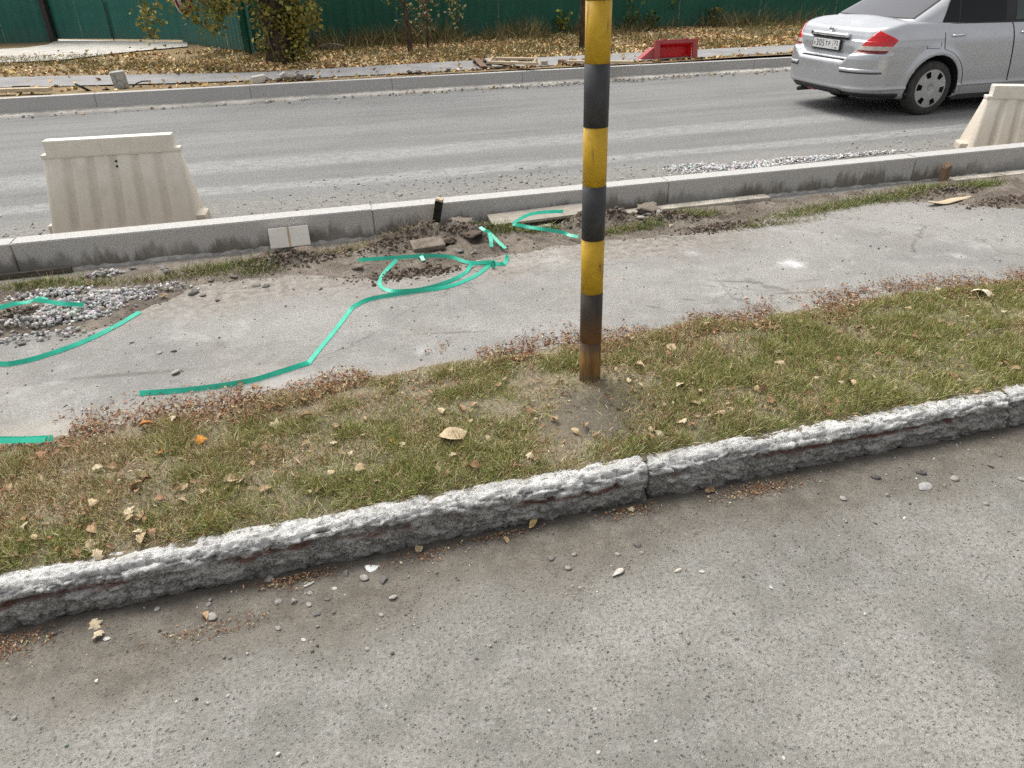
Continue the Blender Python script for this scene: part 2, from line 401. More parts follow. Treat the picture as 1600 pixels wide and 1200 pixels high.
def old_kerb():
    m, nt, b = mk('old_painted_concrete')
    p = pos(nt); xyz = sep(nt, G(nt, 'NewGeometry').outputs['Position'])
    ps = pos(nt, .35, 1, 1.3)
    a = noise(nt, p, 30, 6, .72); s = noise(nt, ps, 22, 6, .7); big = noise(nt, p, 4, 4, .6); fine = noise(nt, p, 130, 4, .65)
    conc = mix(nt, rng(nt, a, .3, .7), (.22, .212, .192), (.52, .505, .47))
    conc = mix(nt, rng(nt, fine, .45, .62, 0, .75), conc, (.055, .053, .05))
    conc = mix(nt, rng(nt, s, .52, .64, 0, .85), conc, (.52, .51, .49))
    conc = mix(nt, rng(nt, noise(nt, p, 55, 6, .75), .57, .66, 0, .7), conc, (.42, .41, .395))
    grime = rng(nt, mth(nt, 'ADD', xyz[2], mth(nt, 'MULTIPLY', a, .06)), .075, .02)
    conc = mix(nt, mth(nt, 'MULTIPLY', grime, .7), conc, mix(nt, rng(nt, fine, .35, .65), (.06, .056, .047), (.17, .16, .14)))
    # rust-red remains of an older coat in a broken stripe along the face
    zb = mth(nt, 'ABSOLUTE', mth(nt, 'SUBTRACT', mth(nt, 'ADD', xyz[2], mth(nt, 'MULTIPLY', mth(nt, 'SUBTRACT', big, .5), .05)), .090))
    red = mth(nt, 'MULTIPLY', rng(nt, zb, .015, .004), rng(nt, noise(nt, pos(nt, .5, .5, .5), 4., 4, .6), .42, .52))
    conc = mix(nt, mth(nt, 'MULTIPLY', red, rng(nt, a, .3, .5, .55, 1)), conc, mix(nt, rng(nt, fine, .4, .6), (.10, .045, .033), (.2, .10, .075)))
    hgt = mth(nt, 'ADD', xyz[2], mth(nt, 'ADD', mth(nt, 'MULTIPLY', mth(nt, 'SUBTRACT', s, .5), .17), mth(nt, 'MULTIPLY', mth(nt, 'SUBTRACT', big, .5), .10)))
    paint = rng(nt, hgt, .088, .132)
    chips = rng(nt, a, .38, .50)
    chips2 = rng(nt, noise(nt, p, 75, 5, .7), .37, .46)
    pm = mth(nt, 'MULTIPLY', paint, mth(nt, 'MULTIPLY', rng(nt, chips, 0, 1, .25, 1), rng(nt, chips2, 0, 1, .3, 1)))
    white = mix(nt, rng(nt, noise(nt, p, 11, 5, .7), .3, .65), (.58, .575, .555), (.80, .795, .775))
    setc(nt, b, mix(nt, pm, conc, white))
    b.inputs['Roughness'].default_value = .85; b.inputs['Specular IOR Level'].default_value = .25
    bump(nt, b, mth(nt, 'ADD', mth(nt, 'MULTIPLY', a, 1.6), fine), 1., .009)
    return m
def granite(name, stain=True):
    m, nt, b = mk(name)
    p = pos(nt); xyz = sep(nt, G(nt, 'NewGeometry').outputs['Position'])
    fine = noise(nt, p, 160, 3, .7); mid = noise(nt, p, 6, 5, .65)
    base = mix(nt, rng(nt, fine, .35, .65), (.31, .30, .285), (.58, .565, .545))
    base = mix(nt, rng(nt, mid, .4, .7, 0, .35), base, (.46, .44, .42))
    v = voro(nt, p, 140); r = sep(nt, v.outputs['Color'])
    base = mix(nt, mth(nt, 'MULTIPLY', rng(nt, v.outputs['Distance'], .4, .2), rng(nt, r[0], .75, .85, 0, .8)), base, (.14, .135, .13))
    if stain:
        up = mth(nt, 'ADD', xyz[2], mth(nt, 'MULTIPLY', mth(nt, 'SUBTRACT', noise(nt, pos(nt, 1, 1, .25), 7, 6, .75), .5), -.42))
        st = rng(nt, up, .26, .17)
        st = mth(nt, 'MULTIPLY', st, rng(nt, noise(nt, p, 1.1, 3, .5), .30, .50))
        base = mix(nt, mth(nt, 'MULTIPLY', st, .85), base, mix(nt, rng(nt, mid, .35, .65), (.12, .105, .08), (.17, .155, .13)))
    setc(nt, b, base)
    b.inputs['Roughness'].default_value = .8; b.inputs['Specular IOR Level'].default_value = .3
    bump(nt, b, mth(nt, 'ADD', fine, mth(nt, 'MULTIPLY', mid, .6)), .35, .004)
    return m
M['street'] = asphalt_near(); M['path'] = asphalt_path(); M['road'] = asphalt_road()
M['soil'] = soil('bare_soil', (.17, .14, .115), (.27, .235, .2))
M['mud'] = soil('dug_earth', (.125, .102, .082), (.27, .235, .195), 30, 1.)
M['verge'] = verge_soil()
M['litter_ground'] = soil('leaf_strewn_soil', (.20, .15, .09), (.30, .22, .12), 16, .8)
M['okerb'] = old_kerb(); M['granite'] = granite('grey_granite'); M['granite_far'] = granite('grey_granite_clean', False)
M['concrete'] = plain('pale_concrete', (.50, .475, .43), .9, .14, 3., bumpk=.3, spec=.2)
M['mortar'] = plain('rough_mortar', (.40, .39, .365), .95, .3, 18., bumpk=.9, spec=.15)
M['far_path'] = plain('far_footpath_asphalt', (.27, .265, .262), .9, .14, 2.5, bumpk=.3, spec=.2)
M['grass'] = attr_mat('grass_blades', .75, .25); M['leaf'] = attr_mat('dry_leaves', .75, .25, var=.25)
M['stone'] = attr_mat('crushed_stone', .85, .25, bumpk=.5); M['litter'] = attr_mat('dry_litter', .85, .15)
M['clod'] = attr_mat('earth_clods', .95, .1, bumpk=.9)

# ================================================================== levels across the street (metres)
Z_PATH, Z_FAR = .14, .215
def edge_line(pts, z):
    P = sorted([(at(x, y, z).x, at(x, y, z).y) for x, y in pts])
    xs = np.array([p[0] for p in P]); ys = np.array([p[1] for p in P])
    return lambda X: np.interp(X, xs, ys)
near_edge = edge_line([(-200, 745), (-60, 708), (60, 690), (130, 672), (220, 655), (300, 640), (400, 622), (520, 592), (600, 580), (690, 563), (780, 552), (850, 543), (905, 533), (960, 527), (1010, 517), (1070, 502), (1130, 496), (1165, 500), (1210, 488), (1300, 473), (1370, 462), (1440, 450), (1520, 446), (1600, 437), (1760, 415)], .15)
far_edge = edge_line([(-200, 560), (-40, 530), (40, 522), (110, 520), (170, 508), (230, 482), (290, 455), (340, 440), (420, 434), (470, 430), (540, 433), (620, 434), (690, 426), (750, 408), (800, 395), (870, 385), (940, 378), (1010, 372), (1100, 362), (1180, 348), (1240, 330), (1310, 322), (1420, 316), (1500, 320), (1600, 326), (1760, 325)], .14)
POLE = at(922, 592, .165)
def verge_h(X, Y):
    e = near_edge(X) + (fbm(X, Y, 9, 3, 5)-.5)*.10
    s = e-Y
    h = np.where(s > 0, .140+np.minimum(.012, s*.10), .140+s*.35)
    h = h + (fbm(X, Y, 12, 4, 3)-.5)*.022*sstep(-.02, .08, s) + (fbm(X, Y, 60, 2, 9)-.5)*.006
    d = np.hypot(X-POLE.x-.01, (Y-POLE.y+.06)*1.1)
    h = h + .022*np.exp(-(d/.17)**2)
    h = np.where(Y < 2.11, np.minimum(h, .140+(Y-2.05)*.08), h)
    return h
MOUNDS = []
for (x, y, rx, ry, hh) in ((655, 372, .20, .10, .085), (735, 366, .22, .10, .06), (600, 392, .16, .07, .035), (470, 408, .20, .06, .03), (420, 412, .16, .06, .035), (640, 424, .24, .05, .008),
                           (960, 345, .13, .08, .075), (1040, 345, .22, .07, .05), (905, 352, .10, .08, .06), (30, 500, .18, .13, .03), (1470, 300, .25, .06, .03), (1580, 312, .3, .06, .014), (1130, 352, .25, .05, .02)):
    p = at(x, y, .16); MOUNDS.append((p.x, p.y, rx, ry, hh))
def dirt_h(X, Y):
    e = far_edge(X) + (fbm(X, Y, 8, 4, 21)-.5)*.16
    s = Y-e
    h = np.where(s > 0, .140+np.minimum(.018, s*.14), .140+s*.35)
    h = h + (fbm(X, Y, 10, 5, 31, .6)-.5)*.035*sstep(0, .1, s) + (fbm(X, Y, 38, 3, 35, .6)-.5)*.022*sstep(0, .12, s)
    for (mx, my, rx, ry, hh) in MOUNDS:
        g = np.exp(-((X-mx)/rx)**2-((Y-my)/ry)**2)
        h = h + g*hh*(.1+1.9*fbm(X, Y, 20, 5, 41, .7))
    # dug-out gap beside the kerb
    gap = sstep(4.80, 4.87, Y+(fbm(X, Y, 6, 3, 77)-.5)*.08)*(sstep(-1.25, -1.15, X)*sstep(.25, .05, X)*.11 + sstep(1.15, 1.25, X)*sstep(1.85, 1.7, X)*.09 + sstep(4.6, 5.1, X)*.06 + sstep(-1.2, -1.3, X)*.04 + .045)
    return h-gap

# ================================================================== the setting
def sheet(name, x0, x1, y0, y1, z, mat_, nx=2, ny=2):
    me = grid_mesh(name, np.linspace(x0, x1, nx), np.linspace(y0, y1, ny), lambda X, Y: X*0+z, False)
    return tag(link(name, me, mat_), kind='structure')
sheet('ground', -600, 600, -600, 600, -.45, M['soil'])
sheet('street', -45, 45, -25, 1.99, 0., M['street'], 10, 10)
sheet('footpath', -45, 45, 2.3, 4.93, Z_PATH, M['path'], 10, 4)
sheet('road', -45, 45, 5.0, 12.42, 0., M['road'], 10, 10)
xs = np.concatenate([np.arange(-30, -3, .25), np.arange(-3, 6, .02), np.arange(6, 30, .25)])
tag(link('verge', grid_mesh('verge', xs, np.arange(2.04, 3.36, .02), verge_h), M['verge']), kind='structure')
xs2 = np.concatenate([np.arange(-30, -3.2, .2), np.arange(-3.2, 8, .018), np.arange(8, 30, .2)])
tag(link('dug_strip', grid_mesh('dug_strip', xs2, np.arange(3.7, 5.0, .018), dirt_h), M['mud']), kind='structure')

# old concrete kerb, hand-painted white, weathered
def kerb_profile():
    pts = [(1.988, -.06), (1.986, .0), (1.984, .05), (1.984, .08), (1.986, .105), (1.990, .124), (2.0, .138), (2.014, .146), (2.035, .149), (2.06, .149), (2.076, .145), (2.083, .138), (2.086, .10), (2.088, -.06)]
    P = np.array(pts); d = np.r_[0, np.cumsum(np.hypot(*np.diff(P, axis=0).T))]
    t = np.linspace(0, d[-1], 72)
    return np.stack([np.interp(t, d, P[:, 0]), np.interp(t, d, P[:, 1])], 1)
def kerb_stone(x0, x1, dy, dz, seed):
    pr = kerb_profile(); n = len(pr)
    xs = np.arange(x0, x1+.001, .008 if x1 > -3 and x0 < 6 else .08)
    X = xs[:, None]+np.zeros((1, n)); Yp = pr[None, :, 0]+0*X; Zp = pr[None, :, 1]+0*X
    tan = np.gradient(pr, axis=0); nor = np.stack([-tan[:, 1], tan[:, 0]], 1); nor /= np.linalg.norm(nor, axis=1)[:, None]
    arc = np.linspace(0, .6, n)[None, :]+0*X
    rid = 1-np.abs(2*fbm(X*.35, arc, 26, 4, seed+33, .6)-1)
    D = (fbm(X, arc, 9, 5, seed, .6)-.5)*.024 + (fbm(X*.5, arc*1.6, 40, 4, seed+9, .65)-.5)*.030 - np.clip(rid-.84, 0, 1)*.12 + (vn(X*75, arc*95, seed+2)-.5)*.007
    top = sstep(.125, .147, Zp)
    D = D*(1-.55*top)
    gz = .092+(fbm(X, X*0, 3, 3, seed+50)-.5)*.03
    gro = np.exp(-((Zp-gz)/.011)**2)*(pr[None, :, 0] < 2.03)*sstep(.36, .5, fbm(X, X*0+3.3, 2.0, 3, seed+70))
    D = D-gro*.022
    crack = np.exp(-((Zp-.136)/.006)**2)*(pr[None, :, 0] < 2.03)*sstep(.5, .65, fbm(X, X*0+8.3, 3.4, 3, seed+71))
    D = D-crack*.010
    e = np.minimum(X-x0, x1-X); D = D-.012*np.exp(-(e/.010)**2)
    Y = Yp+nor[None, :, 0]*D+dy; Z = Zp+nor[None, :, 1]*D*np.clip((Zp+.06)/.05, 0, 1)+dz
    me = surf('kerb_stone', np.stack([X, Y, Z], -1))
    # close the two ends
    bm = bmesh.new(); bm.from_mesh(me); bm.verts.ensure_lookup_table()
    for k in (0, len(xs)-1):
        try: bm.faces.new([bm.verts[k*n+j] for j in range(n)])
        except ValueError: pass
    bmesh.ops.recalc_face_normals(bm, faces=bm.faces); bm.to_mesh(me); bm.free()
    return me
ok = tag(empty('old_kerb'), kind='structure')
JO = [-20, -14, -8, -5, -2.02, 1.06, 2.71, 5.7, 8.7, 14, 20]
for i, (a, c) in enumerate(zip(JO, JO[1:])):
    link('kerb_stone', kerb_stone(a+.002, c-.002, random.uniform(-.004, .004), random.uniform(-.004, .004), 100+i*13), M['okerb'], ok)

# granite kerbs, one along each side of the road
def granite_kerb(name, joints, y0, y1, ztop, zbot, mat_, slope=0.):
    k = tag(empty(name), kind='structure')
    cache = {}
    for a, c in zip(joints, joints[1:]):
        L = round(c-a-.003, 3)
        if L not in cache:
            bm = bmesh.new(); bmesh.ops.create_cube(bm, size=1)
            for v in bm.verts: v.co = Vector((v.co.x*L, v.co.y*(y1-y0), v.co.z*(ztop-zbot)))
            bmesh.ops.bevel(bm, geom=bm.edges[:], offset=.005, segments=2, affect='EDGES')
            me = bpy.data.meshes.new('kerb_stone'); bm.to_mesh(me); bm.free(); me.materials.append(mat_); cache[L] = me
        o = link('kerb_stone', cache[L], None, k)
        xm = (a+c)/2
        o.location = (xm, (y0+y1)/2+random.uniform(-.003, .003), (ztop+zbot)/2+random.uniform(-.003, .003)-slope*xm)
        o.rotation_euler = (0, slope, random.uniform(-.001, .001))
    return k
xj = atY(16, 385, 4.96).x
granite_kerb('granite_kerb', [xj+2.17*i for i in range(-9, 12)], 4.96, 5.10, .332, -.1, M['granite'])
xj = atY(150, 160, 12.3).x
granite_kerb('granite_kerb', [xj+2.1*i for i in range(-9, 14)], 12.30, 12.45, .224, -.1, M['granite_far'], .004)

# rough mortar bedding at the kerb feet
def haunch(name, xs, yc, wd, zt, seed):
    t = np.linspace(0, 1, 7)
    X = xs[:, None]+0*t[None]; wv = wd*(.6+.9*fbm(X, X*0, 2.2, 3, seed))
    Y = yc-wv*(1-t)[None]; Z = zt*(.15+.85*t[None]**.6)+(fbm(X, Y, 24, 4, seed+3)-.5)*.03
    Z[:, 0] = -.05
    return surf(name, np.stack([X, Y, Z], -1))
hx = np.arange(-3.5, 9, .02)
h1 = haunch('mortar_bed', hx, 4.975, .085, .165, 5); tag(link('mortar_bed', h1, M['mortar']), kind='structure')
h2 = haunch('mortar_bed', np.arange(-8, 16, .05), 12.31, .16, .055, 15); tag(link('mortar_bed', h2, M['concrete']), kind='structure')

# ground beyond the road: verge, footpath, leaf-strewn strip up to the fence
def far_h(X, Y): return .222+(fbm(X, Y, 1.2, 4, 8)-.5)*.03+sstep(13.8, 18, Y)*.045
tag(link('far_verge', grid_mesh('far_verge', np.arange(-45, 48, .16), np.arange(12.43, 40, .16), far_h), M['litter_ground']), kind='structure')
fpn = [(-26, 15.2), (-8, 14.4), (-4.2, 13.6), (-1.5, 12.95), (.3, 12.7), (3, 12.65), (6, 12.62), (30, 12.5)]
fpf = [(-26, 16.4), (-8, 15.7), (-4.6, 15.0), (-1.8, 14.2), (-.4, 13.8), (3, 13.9), (9.6, 13.7), (30, 13.5)]
fx = np.arange(-26, 30, .2)
t = np.linspace(0, 1, 6)
yn = np.interp(fx, *zip(*fpn)); yf = np.interp(fx, *zip(*fpf))
FP = np.stack([fx[:, None]+0*t[None], yn[:, None]*(1-t)+yf[:, None]*t, fx[:, None]*0+.250-.012*(2*t[None]-1)**2], -1)
tag(link('far_footpath', surf('far_footpath', FP), M['far_path']), kind='structure')
# concrete drive-in before the gate
dp = [at(x, y, .28) for x, y in ((-420, 106), (-60, 101), (0, 98), (60, 96), (105, 93), (170, 85), (215, 80), (293, 73))] 
dt = [at(x, y, .28) for x, y in ((-420, 86), (-60, 81), (0, 77), (40, 75), (75, 70), (92, 62), (175, 64), (293, 66))]
DP = np.array([[a.lerp(c, u) for u in np.linspace(0, 1, 5)] for a, c in zip(dp, dt)])
DP[:, :, 2] = .288
tag(link('driveway', surf('driveway', DP), M['concrete']), kind='structure')
# ================================================================== striped pole
def band_mat(name, kind):
    m, nt, b = mk(name)
    p = obc(nt); ps = obc(nt, 1, 1, .18)
    n = noise(nt, p, 14, 6, .7); s = noise(nt, ps, 26, 6, .75); f = noise(nt, p, 120, 4, .6)
    rust = mix(nt, rng(nt, n, .3, .7), (.13, .055, .02), (.27, .13, .04))
    if kind == 'yellow':
        base = mix(nt, rng(nt, n, .3, .7), (.46, .27, .012), (.58, .36, .018))
        base = mix(nt, rng(nt, s, .57, .66, 0, .9), base, rust)
        base = mix(nt, rng(nt, f, .62, .7, 0, .5), base, (.1, .07, .03))
    elif kind == 'black':
        base = mix(nt, rng(nt, n, .3, .7), (.028, .029, .031), (.052, .052, .055))
        base = mix(nt, rng(nt, s, .68, .74, 0, .5), base, (.09, .06, .04))
    elif kind == 'lowblack':
        base = mix(nt, rng(nt, s, .35, .7), (.032, .028, .026), (.075, .05, .034))
        xyz = sep(nt, G(nt, 'NewGeometry').outputs['Position'])
        base = mix(nt, rng(nt, mth(nt, 'ADD', xyz[2], mth(nt, 'MULTIPLY', n, .1)), .56, .38, 0, .8), base, rust)
    else:
        base = mix(nt, rng(nt, s, .35, .65), (.10, .05, .018), (.24, .125, .025))
        xyz = sep(nt, G(nt, 'NewGeometry').outputs['Position'])
        base = mix(nt, rng(nt, mth(nt, 'ADD', xyz[2], mth(nt, 'MULTIPLY', n, .12)), .33, .42, 0, .8), base, (.06, .04, .028))
        base = mix(nt, rng(nt, xyz[2], .23, .18, 0, .7), base, (.11, .085, .065))
    setc(nt, b, base)
    b.inputs['Roughness'].default_value = .55 if kind in ('yellow', 'black') else .75
    b.inputs['Specular IOR Level'].default_value = .4
    bump(nt, b, mth(nt, 'ADD', s, mth(nt, 'MULTIPLY', f, .4)), .25, .003)
    return m
BM_ = {k: band_mat('pole_'+k, k) for k in ('yellow', 'black', 'lowblack', 'rusty')}
pole = empty('striped_pole', (POLE.x, POLE.y, 0)); pole.rotation_euler = (0, R(-.75), 0)
tag(pole, 'tall steel pole in yellow and black bands standing in the grass verge', 'pole')
zb = [.06, .357, .578, .803, 1.014, 1.228, 1.442, 1.640, 1.85, 2.06, 2.27, 2.48, 2.70]
for i, (a, c) in enumerate(zip(zb, zb[1:])):
    kd = 'rusty' if i == 0 else 'lowblack' if i == 1 else ('yellow' if i % 2 == 0 else 'black')
    r = .0452+(i % 2)*.0006
    o = MB().tube([(0, 0, a), (0, 0, (a+c)/2), (0, 0, c)], [r, r, r], 40).build('band', BM_[kd], pole)
    if i == 0: tag(o, 'rusty lowest band where the pole enters the soil')
MB().tube([(0, 0, 2.70), (0, 0, 2.715), (0, 0, 2.725)], [.047, .044, .02], 32).build('cap', BM_['black'], pole)

# ================================================================== plastic road barriers
def plastic(name, c, dirt, k=.6, rough=.55):
    m, nt, b = mk(name)
    p = obc(nt); n = noise(nt, p, 5, 6, .7); s = noise(nt, obc(nt, 1, 1, .25), 12, 5, .7); f = noise(nt, p, 90, 3, .6)
    xyz = sep(nt, G(nt, 'TexCoord').outputs['Object'])
    base = mix(nt, rng(nt, n, .3, .7), tuple(x*.86 for x in c), c)
    low = rng(nt, mth(nt, 'ADD', xyz[2], mth(nt, 'MULTIPLY', s, -.45)), .38, -.1)
    base = mix(nt, mth(nt, 'MULTIPLY', low, k), base, dirt)
    base = mix(nt, rng(nt, s, .55, .75, 0, .35), base, dirt)
    base = mix(nt, rng(nt, f, .7, .76, 0, .6), base, tuple(x*.4 for x in dirt))
    setc(nt, b, base); b.inputs['Roughness'].default_value = rough
    bump(nt, b, n, .15, .01)
    return m
M['wplastic'] = plastic('dirty_white_plastic', (.74, .685, .59), (.47, .40, .31), .65)
M['rplastic'] = plastic('faded_red_plastic', (.42, .055, .062), (.36, .12, .11), .3)
M['rplastic_lit_in'] = plastic('red_plastic_lit_inside', (.78, .016, .022), (.6, .03, .03), .15, .4)  # inner red brightened to imitate light coming through the plastic
M['hole'] = plain('dark_hole', (.03, .028, .025), .9, .2)
def barrier(name, L0, L1, D0, D1, Hb, mat_, cap=.11, groups=None):
    """hollow water-filled barrier block: tapered body with vertical flutes, cap, two feet"""
    e = empty(name)
    nx, nz = 97, 13
    u = np.linspace(-1, 1, nx); v = np.linspace(0, 1, nz)
    hb = Hb-cap
    def side(sgn):
        U, V = np.meshgrid(u, v, indexing='ij')
        Lh = (L0+(L1-L0)*V)/2; Dh = (D0+(D1-D0)*V)/2
        x = U*Lh
        fl = np.zeros_like(U)
        for c in (-.66, -.33, 0., .33, .66):
            d = (U-c)/.055
            fl += np.exp(-np.abs(d)**3)
        fl = fl*sstep(0., .05, V)*sstep(1.0, .88, V)
        ed = sstep(1., .965, np.abs(U))
        y = sgn*(Dh-.032*fl*ed-.010*(1-ed))
        return np.stack([x, y, .04+V*(hb-.04)], -1)
    A = side(-1); B = side(1)
    ring = np.concatenate([A, B[::-1]], 0)
    me = surf('body', ring, smooth=False, closed_u=True)
    bm = bmesh.new(); bm.from_mesh(me); bm.verts.ensure_lookup_table()
    n = ring.shape[0]
    bm.faces.new([bm.verts[i*nz+nz-1] for i in range(n)])
    bmesh.ops.recalc_face_normals(bm, faces=bm.faces); bm.to_mesh(me); bm.free()
    link('body', me, mat_, e)
    MB().box((0, 0, hb+cap/2-.008), (L1-.06, D1+.03, cap+.016), bevel=.012).build('cap', mat_, e)
    MB().box((0, 0, hb-.004), (L1+.02, D1+.02, .03), bevel=.008).build('shoulder', mat_, e)
    MB().box((0, 0, .03), (L0+.015, D0+.015, .06), bevel=.012).build('base', mat_, e)
    for s in (-1, 1):
        MB().box((s*(L0/2+.02), 0, .045), (.10, D0*.42, .09), bevel=.02).build('foot', mat_, e)
    for dz in (0, .035):
        t_ = (hb-.06-dz)/hb
        MB().tube([(0.02, -(D0+(D1-D0)*t_)/2-.001, hb-.06-dz), (.02, -(D0+(D1-D0)*t_)/2+.03, hb-.06-dz)], .0075, 10).build('drain_hole', M['hole'], e)
    return e
bl = barrier('plastic_barrier', 1.0, .945, .48, .07, .69, M['wplastic'])
bl.location = (-1.34, 6.25, 0); bl.rotation_euler = (0, 0, R(-4.5))
tag(bl, 'dirty white plastic road barrier beyond the granite kerb at the left', 'barrier', 'white plastic barriers on the road edge')
br = barrier('plastic_barrier', 1.04, .88, .48, .10, .63, M['wplastic'])
br.rotation_euler = (0, 0, R(-30)); br.location = (6.93, 5.94, 0)
tag(br, 'cream plastic barrier turned askew below the silver car, cut by the frame', 'barrier', 'white plastic barriers on the road edge')

# red barrier lying on its side with its hollow bottom towards the road
rb = empty('red_barrier')
W_, H_, D_ = .78, .37, .05
MB().box((-W_/2+.045, 0, H_/2), (.09, .06, H_), bevel=.008).build('rim_side', M['rplastic'], rb)
MB().box((W_/2-.045, 0, H_/2), (.09, .06, H_), bevel=.008).build('rim_side', M['rplastic'], rb)
MB().box((0, 0, H_-.03), (W_-.184, .06, .06), bevel=.008).build('rim_top', M['rplastic'], rb)
MB().box((0, 0, .025), (W_-.184, .06, .05), bevel=.008).build('rim_bottom', M['rplastic'], rb)
def hollow(mb, x0, x1, z0, z1, yb, x0b, x1b, z0b, z1b):
    th = .012
    mb.hexa([(x0, .031, z0), (x0+th, .031, z0), (x0b+th, yb, z0b), (x0b, yb, z0b), (x0, .031, z1), (x0+th, .031, z1), (x0b+th, yb, z1b), (x0b, yb, z1b)])
    mb.hexa([(x1-th, .031, z0), (x1, .031, z0), (x1b, yb, z0b), (x1b-th, yb, z0b), (x1-th, .031, z1), (x1, .031, z1), (x1b, yb, z1b), (x1b-th, yb, z1b)])
    mb.hexa([(x0, .031, z1-th), (x1, .031, z1-th), (x1b, yb, z1b-th), (x0b, yb, z1b-th), (x0, .031, z1), (x1, .031, z1), (x1b, yb, z1b), (x0b, yb, z1b)])
    mb.hexa([(x0, .031, z0), (x1, .031, z0), (x1b, yb, z0b), (x0b, yb, z0b), (x0, .031, z0+th), (x1, .031, z0+th), (x1b, yb, z0b+th), (x0b, yb, z0b+th)])
    mb.hexa([(x0b, yb-th, z0b), (x1b, yb-th, z0b), (x1b, yb, z0b), (x0b, yb, z0b), (x0b, yb-th, z1b), (x1b, yb-th, z1b), (x1b, yb, z1b), (x0b, yb, z1b)])
mb = MB(); hollow(mb, -W_/2+.09, W_/2-.09, .05, H_-.06, .20, -W_/2+.12, W_/2-.12, .10, H_-.11)
mb.build('shell', M['rplastic_lit_in'], rb)
for s in (-.22, .18): MB().box((s, -.002, H_+.006), (.05, .07, .02), bevel=.005).build('lug', M['rplastic'], rb)
MB().hexa([(-W_/2-.34, -.02, 0), (-W_/2-.002, .02, 0), (-W_/2-.002, .3, 0), (-W_/2-.3, .3, 0), (-W_/2-.30, .0, .06), (-W_/2-.002, .02, .26), (-W_/2-.002, .26, .26), (-W_/2-.28, .26, .06)]).build('end_wedge', M['rplastic'], rb)
rp = at(1056, 95, .24)
rb.location = (rp.x+.17, 12.66, .165); rb.rotation_euler = (R(-6), 0, R(-4))
tag(rb, 'red plastic barrier tipped over, its hollow bottom facing the road', 'barrier')

# ================================================================== boards, stakes and other building scraps
def wood(name, c, c2, scl=3.):
    m, nt, b = mk(name)
    g = noise(nt, obc(nt, scl*.6, scl*9, scl*9), 3, 6, .65); n = noise(nt, obc(nt), 9, 5, .7)
    base = mix(nt, rng(nt, g, .3, .7), c, c2)
    base = mix(nt, rng(nt, n, .5, .8, 0, .6), base, tuple(x*.5 for x in c))
    setc(nt, b, base); b.inputs['Roughness'].default_value = .85; b.inputs['Specular IOR Level'].default_value = .2
    bump(nt, b, g, .4, .004); return m
M['pine'] = wood('pale_pine', (.44, .35, .235), (.60, .50, .36)); M['greywood'] = wood('grey_board', (.30, .27, .225), (.42, .385, .33))
M['darkwood'] = wood('dark_wet_board', (.06, .05, .042), (.13, .115, .095)); M['blackwood'] = wood('blackened_wood', (.012, .011, .01), (.03, .027, .024))
M['brownwood'] = wood('brown_wood', (.14, .09, .06), (.24, .165, .11))
M['edging'] = plain('weathered_edging', (.40, .37, .315), .95, .3, 12., bumpk=.8, spec=.1)
def board(name, p, size, rz=0., rx=0., ry=0., mat_='greywood', label='', cat='board', bevel=.003, group=None):
    o = MB().box((0, 0, 0), size, bevel=bevel).build(name, M[mat_])
    o.location = p; o.rotation_euler = (rx, ry, rz)
    return tag(o, label, cat, group)
# pale offcut with a brown seam leaning on the kerb
oc = empty('wood_offcut', (at(452, 383, .15).x, 4.87, .155)); oc.rotation_euler = (R(-24), 0, R(0.5))
c0 = atY(452, 368, 4.9)
oc.location = (c0.x, 4.865, .165)
def offc(name, cx, sx):
    return MB().box((cx, 0, .064), (sx, .045, .128), bevel=.003).build(name, M['offcut'], oc)
M['seam'] = plain('brown_seam', (.46, .34, .20), .8, .2)
M['offcut'] = plain('pale_planed_wood', (.66, .63, .57), .8, .08, 9., bumpk=.15)
offc('half', -.066, .118); offc('half', .064, .124)
MB().box((-.0025, -.0005, .064), (.0125, .045, .126)).build('seam', M['seam'], oc); 
tag(oc, 'small pale block of planed wood with a brown seam leaning against the granite kerb', 'wood block')
# dark stake with a pale sawn top
stk = empty('wooden_stake', (atY(676, 347, 4.9).x, 4.90, .12)); stk.rotation_euler = (R(4), R(14), R(-28))
MB().box((0, 0, .135), (.046, .040, .27), bevel=.002).build('shaft', M['blackwood'], stk)
MB().box((-.0245, 0, .135), (.003, .0385, .262)).build('pale_edge', M['pine'], stk)
MB().box((0, 0, .277), (.0465, .0405, .014), bevel=.001).build('sawn_top', M['pine'], stk)
tag(stk, 'short blackened wooden stake with pale sawn top leaning at the kerb', 'stake')
a_ = atY(774, 343, 4.86); b_ = atY(905, 331, 4.90)
board('plank', (a_.x*.5+b_.x*.5+.02, 4.862, .212), (b_.x-a_.x+.12, .15, .02), 0.02, R(12), R(-1), 'greywood', 'grey plank propped over a dark gap at the kerb foot behind the strap', 'plank')
a_ = atY(800, 356, 4.72)
board('plank', (a_.x+.13, 4.73, .158), (.34, .06, .016), R(5), 0, R(-2), 'greywood', 'thin grey lath lying under the looped green strap by the kerb', 'plank')
a_ = atY(965, 340, 4.84); b_ = atY(1200, 322, 4.84)
board('concrete_edging', ((a_.x+b_.x)/2, 4.86, .145), (b_.x-a_.x, .10, .065), 0, 0, R(-.4), 'edging', 'long pale concrete edging strip half buried before the granite kerb', 'edging', .01)
a_ = atY(1478, 292, 4.83)
board('concrete_edging', (a_.x+.55, 4.84, .13), (1.1, .10, .07), R(-.5), 0, 0, 'edging', 'pale concrete edging strip by the kerb at the right frame edge', 'edging', .01)
a_ = atY(-40, 440, 4.90); b_ = atY(116, 432, 4.90)
board('formwork_board', ((a_.x+b_.x)/2-.3, 4.905, .115), (b_.x-a_.x+.6, .03, .115), 0, R(3), R(-.5), 'darkwood', 'dark damp formwork board set on edge along the kerb at the left', 'board')
